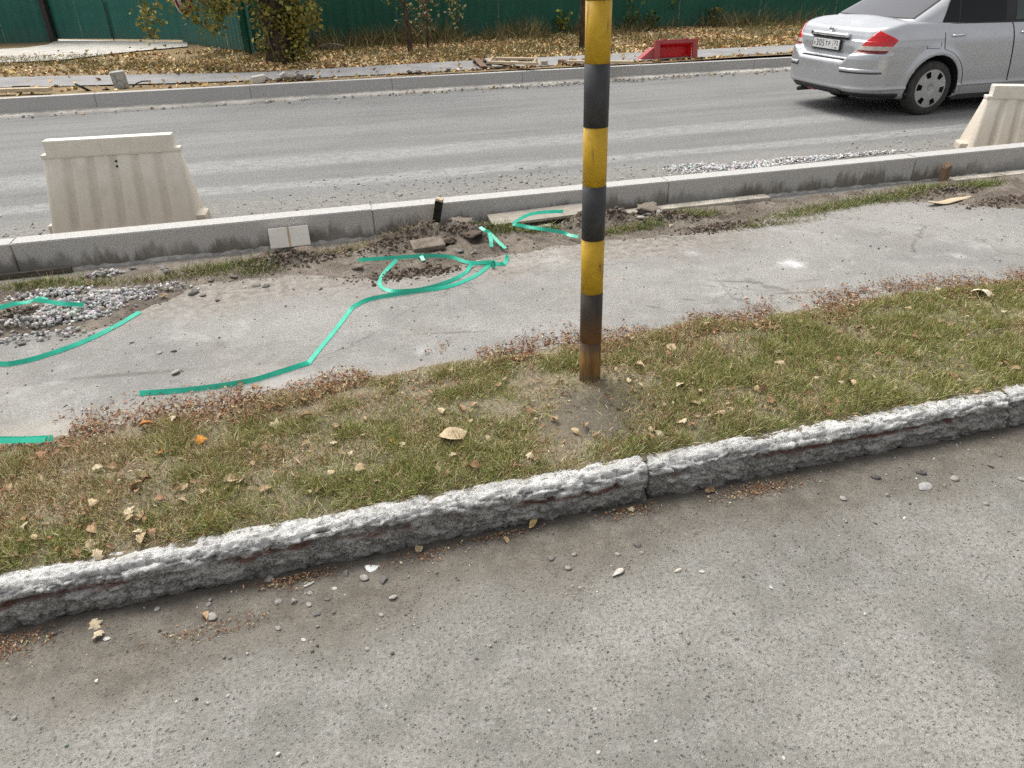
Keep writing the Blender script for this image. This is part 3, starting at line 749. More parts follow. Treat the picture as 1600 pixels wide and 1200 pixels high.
pg = empty('wooden_peg', (atY(1473, 283, 4.87).x, 4.87, .12)); pg.rotation_euler = (R(3), R(-2), R(12))
MB().box((0, 0, .07), (.066, .05, .14), bevel=.006).build('shaft', M['brownwood'], pg)
MB().hexa([(-.031, -.023, .1405), (.031, -.023, .1405), (.031, .023, .1405), (-.031, .023, .1405), (-.028, -.004, .150), (.02, -.018, .156), (.028, .021, .178), (-.02, .02, .168)]).build('broken_top', M['brownwood'], pg)
tag(pg, 'short brown wooden peg with broken top standing before the granite kerb', 'peg')
# curved strip of bark on the path
bk = at(1482, 315, .15)
tt = np.linspace(-1, 1, 17); ww = np.linspace(-1, 1, 5)
T_, W2 = np.meshgrid(tt, ww, indexing='ij')
BK = np.stack([T_*.21, W2*.035*(1-.6*np.abs(T_)**2)+.01*np.sin(T_*2), .010+.016*T_**2-.006*W2**2+.004*np.sin(T_*5)], -1)
o = link('bark_strip', surf('bark_strip', np.concatenate([BK, BK[::-1]-np.array([0, 0, .004])], 0)), M['pine'], None, (bk.x, bk.y, .150)); o.rotation_euler = (0, 0, R(2))
tag(o, 'curved pale strip of wood lying at the far edge of the footpath', 'wood strip')
# flat slab bedded in the dug earth
sl = at(668, 381, .19); M['slab'] = plain('earthy_slab', (.20, .165, .135), .95, .3, 20., bumpk=.8, spec=.1)
o = MB().box((0, 0, 0), (.21, .13, .035), bevel=.008).build('stone_slab', M['slab']); o.location = (sl.x, sl.y, .185); o.rotation_euler = (R(9), R(-2), R(3))
tag(o, 'flat grey-brown slab bedded in the heap of dug earth', 'slab')

# ================================================================== green strapping tape
m, nt, b = mk('green_strapping')
p_ = obc(nt); n_ = noise(nt, p_, 14, 3, .5)
setc(nt, b, mix(nt, rng(nt, n_, .3, .7), (.015, .40, .265), (.025, .49, .33)))
b.inputs['Roughness'].default_value = .32; b.inputs['Specular IOR Level'].default_value = .5
bump(nt, b, G(nt, 'TexChecker', {'Vector': p_, 'Scale': 260.}).outputs['Fac'], .12, .001)
M['strap'] = m
def cr(P, n=10):
    P = [np.array(p, float) for p in P]; P = [2*P[0]-P[1]]+P+[2*P[-1]-P[-2]]
    out = []
    for i in range(1, len(P)-2):
        for t in np.linspace(0, 1, n, endpoint=False):
            a, b_, c, d = P[i-1:i+3]
            out.append(.5*((2*b_)+(-a+c)*t+(2*a-5*b_+4*c-d)*t*t+(-a+3*b_-3*c+d)*t**3))
    out.append(P[-2]); return np.array(out)
def ribbon(name, pts, parent=None, width=.0235, sharp=False):
    """pts: (px, py, height above path, tilt deg: 0 flat .. 90 on edge)"""
    raw = []
    for x, y, h, t in pts:
        p = at(x, y, Z_PATH+h)
        for _ in range(3):
            z0 = max(Z_PATH, float(dirt_h(np.array([p.x]), np.array([p.y]))[0])+.006) if p.y > 3.6 else Z_PATH
            p = at(x, y, z0+h)
        raw.append((*p, t))
    C = cr(raw, 3 if sharp else 10)
    P = C[:, :3]; til = np.radians(C[:, 3])
    T = np.gradient(P, axis=0); T /= np.linalg.norm(T, axis=1)[:, None]
    S = np.cross(T, [0, 0, 1]); S /= np.linalg.norm(S, axis=1)[:, None]
    U = np.cross(S, T)
    til = -til*T[:, 0]
    Wd = S*np.cos(til)[:, None]+U*np.sin(til)[:, None]; Nn = np.cross(T, Wd)
    lift = np.abs(np.sin(til))*width/2
    P = P+np.array([0, 0, 1])*(lift+.002)[:, None]
    th = .0009
    rows = [P-Wd*width/2-Nn*th, P+Wd*width/2-Nn*th, P+Wd*width/2+Nn*th, P-Wd*width/2+Nn*th]
    G_ = np.stack(rows+[rows[0]], 1)
    me = surf(name, G_)
    me.polygons.foreach_set('use_smooth', np.zeros(len(me.polygons), bool))
    return link(name, me, M['strap'], parent)
def knot(p, r, parent):
    mb = MB(); p = Vector(p)
    for k in range(3):
        a = k*1.1
        mb.tube([p+Vector((math.cos(a)*.004, 0, math.sin(a)*.004))+Vector((r*math.cos(t)*.45, r*.25*math.sin(t+k), r*math.sin(t))) for t in np.linspace(0, 2*math.pi, 13)], .0035, 6)
    return mb.build('knot', M['strap'], parent)
st = empty('strapping', at(640, 440, Z_PATH))
def bun(parts, root, knots=()):
    inv = Matrix.Translation(-root.location)
    for ps in parts:
        o = ribbon('strap', ps); o.data.transform(inv); o.parent = root
    for k in knots:
        o = knot(k, .022, None); o.data.transform(inv); o.parent = root
bun([[(219, 618, 0, 50), (300, 612, 0, 62), (385, 600, 0, 68), (440, 584, 0, 62), (478, 571, 0, 50), (483, 568, 0, 35), (487, 562, 0, 18), (503, 542, 0, 14), (525, 515, 0, 14), (544, 490, 0, 20), (548, 485, 0, 30), (555, 480, 0, 45), (580, 470, 0, 60), (640, 460, 0, 75), (700, 450, 0, 40), (740, 434, 0, 30), (760, 420, 0, 40), (768, 413, 0, 50)],
     [(768, 414, 0, 60), (735, 413, 0, 60), (702, 404, 0, 70), (662, 403, 0, 72), (610, 406, 0, 66), (560, 409, 0, 55)],
     [(620, 408, .01, 55), (600, 428, 0, 25), (593, 442, 0, 15), (600, 452, 0, 30), (620, 458, 0, 62), (660, 455, 0, 68), (700, 443, 0, 60), (727, 428, 0, 45), (738, 415, .01, 45), (768, 412, .012, 55)],
     [(769, 414, 0, 60), (786, 415, 0, 55), (791, 408, .0, 40), (793, 400, .02, 60)],
     [(658, 401, .015, 70), (662, 408, .0, 70)]], st, [tuple(at(770, 413, .165)), tuple(at(661, 403, .165))])
tag(st, 'long green plastic strapping tape looped and knotted across the middle of the footpath', 'strapping tape')
def single(pts_list, label):
    c = at(pts_list[0][len(pts_list[0])//2][0], pts_list[0][len(pts_list[0])//2][1], Z_PATH)
    e = empty('strapping', c); bun(pts_list, e); tag(e, label, 'strapping tape'); return e
single([[(-160, 560, 0, 60), (-60, 572, 0, 60), (0, 572, 0, 60), (22, 571, 0, 60), (60, 562, 0, 58), (120, 541, 0, 55), (175, 515, 0, 52), (219, 489, 0, 50)]], 'straight green strap running from left edge to the gravel heap')
single([[(-60, 500, .03, 60), (0, 484, .045, 55), (30, 476, .05, 50), (60, 469, .055, 40), (75, 470, .05, 30)], [(52, 471, .05, 40), (75, 474, .045, 55), (105, 478, .04, 60), (132, 479, .035, 55)], [(-40, 486, .03, 40), (20, 478, .05, 30), (48, 474, .05, 40)]], 'crumpled green strap lying over the gravel heap at the left edge')
single([[(-80, 690, .012, 55), (0, 690, .012, 55), (40, 690, .012, 52), (84, 688, .012, 50)], [(-60, 691.5, .014, 40), (10, 691.5, .014, 40), (72, 690.5, .014, 40)]], 'short doubled green strap at the grass edge on the far left')
single([[(750, 356, .05, 40), (758, 362, .05, 60), (766, 366, .04, 40), (778, 378, .02, 30), (790, 389, .015, 20)], [(764, 364, .05, 20), (767, 375, .03, 10), (768, 386, .01, 10)]], 'small crossed scraps of green strap on the dug earth')
single([[(880, 333, .11, 70), (850, 334, .11, 55), (825, 338, .09, 40), (803, 351, .06, 35), (820, 356, .05, 60), (850, 361, .04, 66), (880, 366, .02, 60), (893, 370, .015, 50), (903, 372, .015, 40)]], 'bent green strap lying over the grey plank by the pole')
# ================================================================== small natural shapes
def ico(sub, seed, rough=.35, flat=1.):
    bm = bmesh.new(); bmesh.ops.create_icosphere(bm, subdivisions=sub, radius=1)
    r = np.random.default_rng(seed)
    V = np.array([v.co for v in bm.verts]); F = np.array([[v.index for v in f.verts] for f in bm.faces]); bm.free()
    for _ in range(9):                      # knock flat facets into it
        n = r.normal(size=3); n /= np.linalg.norm(n); d = r.uniform(.35, .75)
        s = V@n; V = V-np.outer(np.maximum(s-d, 0), n)
    V *= 1+r.normal(size=(len(V), 1))*.05*rough
    V[:, 2] *= flat
    return V/np.abs(V).max(), F
ROCK = [ico(1, 40+i, 1., random.uniform(.6, .95)) for i in range(8)]
ROCK2 = [ico(2, 60+i, 1., random.uniform(.55, .9)) for i in range(6)]
def clod(seed):
    V, F = ico(3, seed, .6, .7)
    n = fbm(V[:, 0]+V[:, 2]*1.7+seed, V[:, 1]-V[:, 2]*.9, 3., 4, seed, .65)
    n2 = fbm(V[:, 0]*2-V[:, 2]*2.1+seed, V[:, 1]*2+V[:, 2]*1.9, 4., 3, seed+5, .7)
    return V*(.45+.75*n+.55*(n2-.5))[:, None], F
CLOD = [clod(80+i) for i in range(5)]
def leaf(seed, lobed=False, nx=9, ny=3):
    r = np.random.default_rng(seed)
    t = np.linspace(0, 1, nx); wd = .36*np.sin(np.pi*t**.85)**.8*(1-.25*t)
    if lobed: wd = wd*(1+.45*np.sin(t*np.pi*5.2))*1.25
    wd[0] = .015; wd[-1] = .004
    wd[1:-1] *= 1+r.normal(size=nx-2)*.07
    s = np.linspace(-1, 1, 2*ny-1)
    T, S = np.meshgrid(t, s, indexing='ij')
    bend = r.uniform(-.8, 1.1); fold = r.uniform(-.2, .9); tw = r.uniform(-.6, .6)
    X = T-.5; Y = S*wd[:, None]
    Z = bend*(X**2)+fold*np.abs(Y)*1.1+tw*X*Y*2+.035*np.sin(T*9+S*3+seed)
    P = np.stack([X, Y, Z-Z.min()], -1)
    n, m = P.shape[:2]
    i = np.arange(n-1)[:, None]*m+np.arange(m-1)[None]
    F = np.concatenate([np.stack([i, i+m, i+m+1], -1).reshape(-1, 3), np.stack([i, i+m+1, i+1], -1).reshape(-1, 3)])
    return P.reshape(-1, 3), F
LEAF = [leaf(i, i % 3 == 2) for i in range(9)]
LEAF_S = [leaf(i+30, i % 3 == 2, 5, 2) for i in range(6)]
def blade(k):
    b1, b2 = [(.10, .35), (.25, .8), (.02, .12), (.35, .9)][k]
    V = np.array([(-.5, 0, 0), (.5, 0, 0), (-.4, b1, .55), (.4, b1, .55), (0, b2, 1.)], float)
    return V, np.array([(0, 1, 3), (0, 3, 2), (2, 3, 4)])
BLADE = [blade(k) for k in range(4)]
def pick(pal, n, jit=.18):
    c = np.array(pal)[RNG.integers(0, len(pal), n)]
    return np.clip(c*(1+RNG.normal(size=(n, 1))*jit)*(1+RNG.normal(size=(n, 3))*.05), .003, .95)
def zrot(n): return RNG.uniform(0, 2*np.pi, n)

# ---------------------------------------------------------------- short autumn turf on the verge
GREEN = [(.17, .195, .05), (.21, .225, .07), (.13, .16, .04), (.24, .245, .085)]
STRAW = [(.40, .335, .20), (.48, .415, .27), (.32, .265, .15), (.36, .30, .18), (.27, .21, .12)]
BROWN = [(.24, .115, .060), (.30, .145, .08), (.18, .09, .05), (.34, .19, .11)]
BARE = [(at(x, y, .16), rx, ry) for x, y, rx, ry in ((738, 632, .20, .085), (935, 640, .26, .20), (905, 665, .2, .12), (975, 605, .14, .1), (640, 607, .10, .06), (560, 612, .14, .06), (830, 590, .16, .08), (790, 640, .16, .09), (475, 640, .12, .05), (700, 600, .1, .05))]
def turf_density(X, Y):
    s = near_edge(X)-Y
    d = sstep(-.01, .14, s+(fbm(X, Y, 7, 3, 15)-.5)*.16)
    for c, rx, ry in BARE:
        d = d*(1-.93*np.exp(-(((X-c.x)/rx)**2+((Y-c.y)/ry)**2)**1.3*1.0))
    d = d*(.22+.78*sstep(.36, .54, fbm(X, Y, 6, 4, 19)))
    return d
def turf(n, x0, x1, lk):
    X = RNG.uniform(x0, x1, n); Y = RNG.uniform(2.075, 3.15, n)
    keep = RNG.uniform(size=n) < turf_density(X, Y)
    X, Y = X[keep], Y[keep]; n = len(X)
    green = sstep(.32, .66, .62*fbm(X, Y, 3.2, 4, 55)+.38*fbm(X, Y, 17, 3, 57) + .10*sstep(.8, 2.6, X) - .05*sstep(.9, -.2, X) + .08*sstep(2.45, 2.1, Y) - .10*sstep(.25, .02, near_edge(X)-Y))
    isg = RNG.uniform(size=n) < .10+.62*green
    C = np.where(isg[:, None], pick(GREEN, n)*1.36, pick(STRAW+BROWN[:1], n, .25)*1.35)
    clump = sstep(.45, .7, fbm(X, Y, 11, 3, 63)); L = RNG.uniform(.016, .040, n)*(.7+.4*green+.6*clump)*lk; wd = RNG.uniform(.0015, .0029, n)*lk
    Z = verge_h(X, Y)-.003
    rt_ = eul(RNG.normal(size=n)*.75-.25, RNG.normal(size=n)*.5, zrot(n))
    S = np.stack([wd, L, L], 1)
    return X, Y, Z, rt_, S, C
parts = [turf(560000, -2.2, 4.6, 1.), turf(60000, -7, -2.2, 1.5), turf(60000, 4.6, 10, 1.5)]
A = [np.concatenate([p[i] for p in parts]) for i in range(6)]
me = scatter_mesh('grass', BLADE, np.stack(A[:3], 1), A[3], A[4], A[5])
tag(link('grass', me, M['grass']), 'short patchy green and straw-coloured grass on the verge by the kerb', 'grass', kind='stuff')

# ---------------------------------------------------------------- reddish chaff, twigs and leaf crumbs along the path edge and in the gutter
def crumbs():
    P = []; 
    n = 42000
    X = RNG.uniform(-2.5, 5, n); off = RNG.normal(size=n)*.10+.035
    Y = near_edge(X)-off-(fbm(X, X*0, 6, 3, 5)-.5)*.06
    k = RNG.uniform(size=n) < sstep(.38, .62, fbm(X, Y, 4, 3, 91)+.06*sstep(.3, 2.6, X))
    X, Y = X[k], Y[k]; Z = np.maximum(verge_h(X, Y), Z_PATH)+RNG.uniform(.002, .016, len(X))
    P.append(np.stack([X, Y, Z], 1))
    n = 9000                                   # thin scatter all over the turf
    X = RNG.uniform(-2.5, 5, n); Y = RNG.uniform(2.12, 3.0, n)
    k = (near_edge(X)-Y > 0) & (RNG.uniform(size=n) < sstep(.35, .6, fbm(X, Y, 5, 3, 95)))
    X, Y = X[k], Y[k]; P.append(np.stack([X, Y, verge_h(X, Y)+RNG.uniform(.004, .016, len(X))], 1))
    for (px, py, rx, ry, m) in ((1190, 765, .10, .02, 420), (460, 905, .07, .02, 260), (985, 800, .06, .02, 160), (10, 1010, .07, .03, 420), (330, 985, .09, .02, 160), (790, 835, .06, .015, 120), (660, 870, .08, .015, 120)):
        c = at(px, py, 0); P.append(np.stack([c.x+RNG.normal(size=m)*rx, c.y+RNG.normal(size=m)*ry, np.full(m, .003)+RNG.uniform(0, .006, m)], 1))
    P = np.concatenate(P); P[:, 1] = np.where((P[:, 2] < .05), np.minimum(P[:, 1], 1.955), P[:, 1])
    n = len(P)
    S = np.stack([RNG.uniform(.005, .017, n), RNG.uniform(.002, .008, n), RNG.uniform(.003, .010, n)], 1)*np.where((RNG.uniform(size=n) < .3) & (P[:, 2] > .05), 1.9, 1.)[:, None]
    return scatter_mesh('leaf_chaff', LEAF_S, P, eul(RNG.normal(size=n)*.4, RNG.normal(size=n)*.4, zrot(n)), S, pick(BROWN+BROWN+STRAW[:3], n, .25))
tag(link('leaf_chaff', crumbs(), M['litter']), 'reddish-brown leaf crumbs and chaff along the footpath edge', 'leaf litter', kind='stuff')

# ---------------------------------------------------------------- single fallen leaves
TAN = [(.42, .32, .19), (.47, .365, .225), (.37, .26, .15), (.32, .20, .11), (.52, .43, .29), (.28, .165, .09)]
def leaf_data(k, c):
    V, F = LEAF[k]
    C = np.repeat(np.array([c]), len(V), 0)*(1+np.random.default_rng(k).normal(size=(len(V), 1))*.08)
    me = np_mesh('fallen_leaf', V, F, C, smooth=True); me.materials.append(M['leaf']); return me
LD = [leaf_data(k, TAN[(k*2+j) % 6]) for k in range(9) for j in range(2)]
def gz(x, y):
    if y < 2.0: return .004
    if y < float(near_edge(np.array([x]))[0])+.05: return float(max(verge_h(np.array([x]), np.array([y]))[0], Z_PATH))+.010
    return max(Z_PATH+.003, float(dirt_h(np.array([x]), np.array([y]))[0])+.004)
def put_leaf(px, py, size, label, group=None, data=None, tilt=.25):
    p = at(px, py, .17 if py < 940-.175*px else 0.)
    z = gz(p.x, p.y)
    o = bpy.data.objects.new('fallen_leaf', data or random.choice(LD)); col.objects.link(o)
    o.location = (p.x, p.y, z); s = size
    o.scale = (s, s*random.uniform(.75, 1.1), s*random.uniform(.8, 1.3))
    o.rotation_euler = (random.gauss(0, tilt), random.gauss(0, tilt), random.uniform(0, 6.28))
    return tag(o, label, 'leaf', group)
o = put_leaf(708, 682, .125, 'largest pale tan fallen leaf lying on green grass left of the pole', data=leaf_data(0, (.50, .40, .26)), tilt=.05); o.rotation_euler.z = .15; o.scale = (.115, .15, .12)
ORNG = leaf_data(5, (.58, .25, .03)); YEL = leaf_data(1, (.62, .42, .06)); RUST = leaf_data(4, (.42, .19, .06))
put_leaf(313, 686, .05, 'bright orange leaf on the grass near the footpath, right of a smaller orange one', data=ORNG)
put_leaf(250, 706, .045, 'small orange leaf on the grass left of the brighter orange leaf', data=leaf_data(8, (.5, .2, .03)))
put_leaf(228, 662, .06, 'rust-brown curled leaf at the footpath edge above the orange leaves', data=RUST)
put_leaf(614, 690, .05, 'upright yellow leaf on the grass left of the largest pale leaf', data=YEL, tilt=.7)
put_leaf(1535, 458, .11, 'long pale leaf at the far right end of the grass edge', data=leaf_data(6, (.64, .55, .42)), tilt=.08)
put_leaf(833, 822, .05, 'yellowish-tan leaf lying on the street just below the kerb', data=leaf_data(7, (.58, .42, .2)))
put_leaf(395, 597, .045, 'tan leaf lying on the long green strap', data=LD[3])
spots = [(150, 655), (272, 655), (90, 703), (105, 697), (60, 712), (30, 845), (15, 865), (62, 742), (150, 860), (118, 855), (170, 848), (140, 848), (205, 812), (220, 806), (230, 812), (213, 830), (225, 835), (238, 830), (200, 798), (84, 788), (147, 822), (38, 806), (170, 768), (215, 757), (214, 765), (250, 778), (285, 760), (225, 743), (152, 730), (172, 728), (362, 750), (378, 752), (355, 762), (415, 762), (535, 708), (562, 730), (520, 690), (500, 765), (480, 770), (395, 722), (430, 660), (480, 652), (525, 665), (548, 706), (497, 614), (470, 625), (560, 592), (705, 578), (813, 555), (808, 562), (690, 640), (720, 635), (735, 655), (840, 718), (830, 712), (805, 725), (740, 728), (868, 655), (900, 672), (780, 602), (790, 590),
         (980, 558), (1045, 550), (1000, 605), (1063, 601), (1095, 607), (1090, 613), (1140, 576), (1170, 563), (1150, 526), (1105, 515), (1120, 538), (1215, 548), (1220, 565), (1180, 596), (1190, 606), (1085, 630), (1100, 625), (1108, 638), (1138, 630), (1140, 638), (1125, 645), (1045, 645), (1060, 655), (1068, 658), (1020, 665), (1015, 680), (1005, 690), (1030, 675), (1170, 640), (1205, 623), (1080, 663), (1000, 572), (960, 580), (930, 545), (1010, 535), (1050, 541), (1230, 525), (1260, 510), (1310, 570), (1310, 560), (1325, 488), (1365, 515), (1340, 512), (1420, 480), (1488, 505), (1472, 501), (1565, 506), (1570, 485), (1465, 526), (1505, 530), (1432, 526), (1410, 543), (1372, 554), (1570, 565), (1585, 575), (1500, 570), (1498, 592), (1528, 606), (1490, 588), (1402, 605), (1330, 600), (1335, 612), (1395, 610), (1300, 640), (1555, 590), (1250, 500), (1180, 508), (1190, 500), (1205, 512)]
def verge_leaf(x, y, s):
    p = at(x, y, .16); e = float(near_edge(np.array([p.x]))[0])-p.y
    if e < .14: lb, gr = 'small dry tan leaf at the brown grass edge along the footpath', 'leaves along the footpath edge'
    elif p.y < 2.28: lb, gr = 'small dry tan leaf on the grass close behind the painted kerb', 'leaves behind the painted kerb'
    elif x > 922: lb, gr = 'small dry tan leaf in the middle of the grass right of the pole', 'leaves on the grass right of the pole'
    else: lb, gr = 'small dry tan leaf in the middle of the grass left of the pole', 'leaves on the grass left of the pole'
    put_leaf(x, y, s, lb, gr, tilt=.35)
for i, (x, y) in enumerate(spots):
    verge_leaf(x, y, random.uniform(.028, .060))
k = 0
while k < 110:
    x = random.uniform(-60, 1660); X_ = at(x, 640, .16).x
    y = random.uniform(430, 900); p = at(x, y, .16)
    s = float(near_edge(np.array([p.x]))[0])-p.y
    if s < .02 or p.y < 2.14: continue
    verge_leaf(x, y, random.uniform(.020, .042)); k += 1
for (x, y) in ((1105, 770), (1110, 767), (790, 845), (985, 798), (150, 978), (155, 996), (320, 965), (655, 860)):
    put_leaf(x, y, random.uniform(.026, .045), 'small dry leaf scrap lying on the street beside the painted kerb', 'leaf scraps in the gutter')
for (x, y) in ((195, 470), (255, 460), (218, 452), (1240, 328), (810, 372), (1050, 352), (300, 425), (560, 395)):
    put_leaf(x, y, random.uniform(.03, .05), 'small dry leaf lying on the dug strip beyond the footpath', 'leaves on the dug strip')

# ---------------------------------------------------------------- loose stones on the street, single ones
GREY = [(.21, .20, .185), (.27, .255, .235), (.16, .15, .14), (.33, .31, .285)]
def rock_data(k, c):
    V, F = ROCK2[k % 6]
    me = np_mesh('stone', V, F, np.repeat(np.array([c]), len(V), 0), smooth=False); me.materials.append(M['stone']); return me
RD = [rock_data(k, GREY[k % 4]) for k in range(8)]
WHITE_R = rock_data(3, (.46, .45, .42)); DARK_R = rock_data(4, (.11, .105, .10))
def put_stone(px, py, wpx, label, group=None, data=None, flat=.7, name='stone', asp=1.):
    z0 = 0. if py > 970-.195*px else Z_PATH
    p = at(px, py, z0)
    dist = math.sqrt(p.x**2+p.y**2+CAM_H**2); s = wpx*dist/F_PX/2
    zz = z0 if z0 == 0 else max(Z_PATH, float(dirt_h(np.array([p.x]), np.array([p.y]))[0]))
    o = bpy.data.objects.new(name, data or random.choice(RD)); col.objects.link(o)
    o.location = (p.x, p.y, zz+s*flat*.42); o.scale = (s, s*asp, s*flat)
    o.rotation_euler = (0, 0, random.uniform(0, 6.28))
    return tag(o, label, 'stone', group)
for (x, y, w_) in ((435, 942, 12), (459, 940, 12), (540, 897, 13), (568, 905, 14), (599, 908, 15), (615, 934, 13), (595, 962, 8), (485, 928, 10), (512, 937, 9), (482, 946, 9), (496, 960, 11), (434, 983, 9), (330, 966, 16), (420, 905, 16), (325, 945, 9), (245, 952, 10), (860, 873, 12), (897, 866, 10), (889, 888, 12), (996, 853, 14), (964, 867, 8), (1003, 865, 9), (1085, 833, 10), (1367, 746, 14), (1438, 739, 14), (1316, 780, 10), (1490, 748, 13), (1548, 729, 9), (1540, 787, 9), (1595, 750, 9), (1476, 760, 7), (1385, 775, 8), (1075, 1004, 10), (575, 1015, 9), (1150, 998, 8)):
    put_stone(x, y, w_, 'small grey stone lying loose on the dusty street asphalt', 'loose stones on the street', DARK_R if w_ == 14 and x > 1000 else None)
put_stone(1445, 762, 26, 'flat pale grey stone chip, largest loose piece on the street at right', data=rock_data(1, (.33, .325, .31)), flat=.3, asp=.7)
put_stone(965, 897, 28, 'elongated pale stone lying on the street in front of the kerb', data=rock_data(2, (.50, .46, .41)), flat=.4, asp=.45).rotation_euler.z = .5
put_stone(1060, 893, 17, 'small flat tan stone chip right of the elongated pale stone', data=rock_data(5, (.50, .45, .38)), flat=.35, asp=.4).rotation_euler.z = .1
put_stone(580, 888, 26, 'chip of white paint lying on the street below the kerb', data=rock_data(0, (.78, .78, .76)), flat=.12, name='paint_chip', asp=.8)
put_stone(485, 912, 22, 'rectangular white chip of wood on the street below the kerb', data=WHITE_R, flat=.2, name='wood_chip', asp=.35).rotation_euler.z = .6
for (x, y, w_) in ((1097, 893, 9), (1205, 918, 7), (930, 1108, 6), (935, 1175, 7), (1025, 1158, 6), (858, 1110, 5), (1225, 1185, 6), (522, 920, 8), (168, 998, 10), (475, 1000, 8)):
    put_stone(x, y, w_, 'tiny white stone chip lying on the street asphalt', 'white chips on the street', WHITE_R, .3)
for (x, y, w_) in ((400, 447, 14), (415, 448, 12), (303, 458, 20), (265, 432, 20), (258, 425, 15), (285, 434, 14), (210, 425, 12), (36, 538, 12), (248, 552, 9), (272, 549, 10), (340, 470, 10), (318, 462, 10), (207, 535, 8), (66, 523, 10), (275, 583, 14), (720, 398, 14), (738, 399, 10), (742, 398, 8), (1030, 345, 22), (1012, 342, 18), (975, 336, 16), (1003, 352, 16), (500, 452, 9), (1060, 335, 12), (925, 345, 18), (905, 345, 14), (330, 440, 12), (365, 436, 12)):
    put_stone(x, y, w_, 'loose grey stone at the far edge of the footpath', 'loose stones on the footpath')

# ---------------------------------------------------------------- gravel
def gravel(name, blobs, smin, smax, pal, hfun, pile=.03):
    PP, SS = [], []
    for (x, y, rx, ry, n) in blobs:
        c = at(x, y, .15 if y > 300 else 0.)
        a = zrot(n); r = np.sqrt(RNG.uniform(0, 1, n))*(1+.25*RNG.normal(size=n))
        X = c.x+np.cos(a)*r*rx; Y = c.y+np.sin(a)*r*ry
        s = RNG.uniform(smin, smax, n)
        Z = hfun(X, Y)+np.maximum(0, 1-r)*pile*RNG.uniform(.3, 1.2, n)+s*.25
        PP.append(np.stack([X, Y, Z], 1)); SS.append(s)
    P = np.concatenate(PP); s = np.concatenate(SS); n = len(P)
    return scatter_mesh(name, ROCK, P, eul(RNG.normal(size=n)*.6, RNG.normal(size=n)*.6, zrot(n)), s[:, None]*RNG.uniform(.7, 1.15, (n, 3)), pick(pal, n, .15))
PAL = [(.36, .355, .35), (.44, .43, .42), (.27, .265, .262), (.52, .51, .49), (.33, .31, .30)]
gp = lambda X, Y: np.maximum(dirt_h(X, Y), Z_PATH)
me = gravel('gravel', [(135, 478, .24, .12, 620), (165, 470, .17, .10, 330), (80, 463, .22, .07, 200), (105, 500, .19, .06, 260), (200, 466, .13, .09, 130), (165, 432, .12, .04, 70), (40, 512, .2, .05, 90), (225, 465, .10, .06, 40), (60, 525, .3, .06, 70), (270, 452, .15, .05, 40)], .0065, .0185, [tuple(min(.8, x*1.15) for x in c) for c in PAL], gp, .035)
tag(link('gravel_heap', me, M['stone']), 'spread heap of grey crushed stone on the footpath at the left', 'gravel', kind='stuff')
me = gravel('gravel', [(1150, 262, .55, .15, 650), (1230, 252, .6, .10, 500), (1080, 262, .3, .12, 250), (1340, 243, .6, .06, 260)], .009, .020, [tuple(min(.8, x*1.3) for x in c) for c in PAL]+[(.55, .58, .58)], lambda X, Y: X*0, .022)
tag(link('gravel_heap', me, M['stone']), 'low spread of bluish-grey gravel on the road behind the granite kerb', 'gravel', kind='stuff')
blobs = [(x, y, .8, .5, 60) for x, y in ((20, 340), (60, 335), (360, 320), (450, 310), (560, 300), (700, 290), (800, 285), (1000, 270), (1400, 232), (1480, 222), (900, 275), (620, 290))]
me = gravel('grit', blobs, .004, .016, PAL[:3]+[(.25, .22, .19)], lambda X, Y: X*0, 0.)
tag(link('road_grit', me, M['stone']), 'loose grit and small stones scattered along the road edge', 'gravel', kind='stuff')
n = 1500
X = RNG.uniform(-6, 14, n); Y = 12.30-np.abs(RNG.normal(size=n))*.16-.02
k = RNG.uniform(size=n) < sstep(-1, 5, X)*.85+.15
P = np.stack([X, Y, RNG.uniform(.004, .03, n)], 1)[k]; n = len(P)
me = scatter_mesh('grit', ROCK, P, eul(zrot(n), zrot(n), zrot(n)), RNG.uniform(.01, .028, n), pick(PAL+TAN[:2], n, .15))
tag(link('gutter_grit', me, M['stone']), 'gravel and leaf bits lying along the foot of the far kerb', 'gravel', kind='stuff')
n = 2600                                     # fine grit on path and street
X = RNG.uniform(-2.5, 5.5, n); Y = np.where(RNG.uniform(size=n) < .55, RNG.uniform(2.7, 4.5, n), 1.96-np.abs(RNG.normal(size=n))*.35)
Z = np.where(Y > 2, np.where(Y > near_edge(X), Z_PATH, verge_h(X, Y)), 0.)
keep = (Y < 1.95) | (Y > near_edge(X)+.02); X, Y, Z = X[keep], Y[keep], Z[keep]; n = len(X)
s = RNG.uniform(.0012, .0045, n)*RNG.choice([1, 1, 1, 1.8], n)
me = scatter_mesh('grit', ROCK[:4], np.stack([X, Y, Z+s*.3], 1), eul(zrot(n), zrot(n), zrot(n)), s, pick(GREY+[(.16, .15, .14), (.6, .58, .55)], n, .2))
tag(link('fine_grit', me, M['stone']), 'fine loose grit over the footpath and the street', 'grit', kind='stuff')

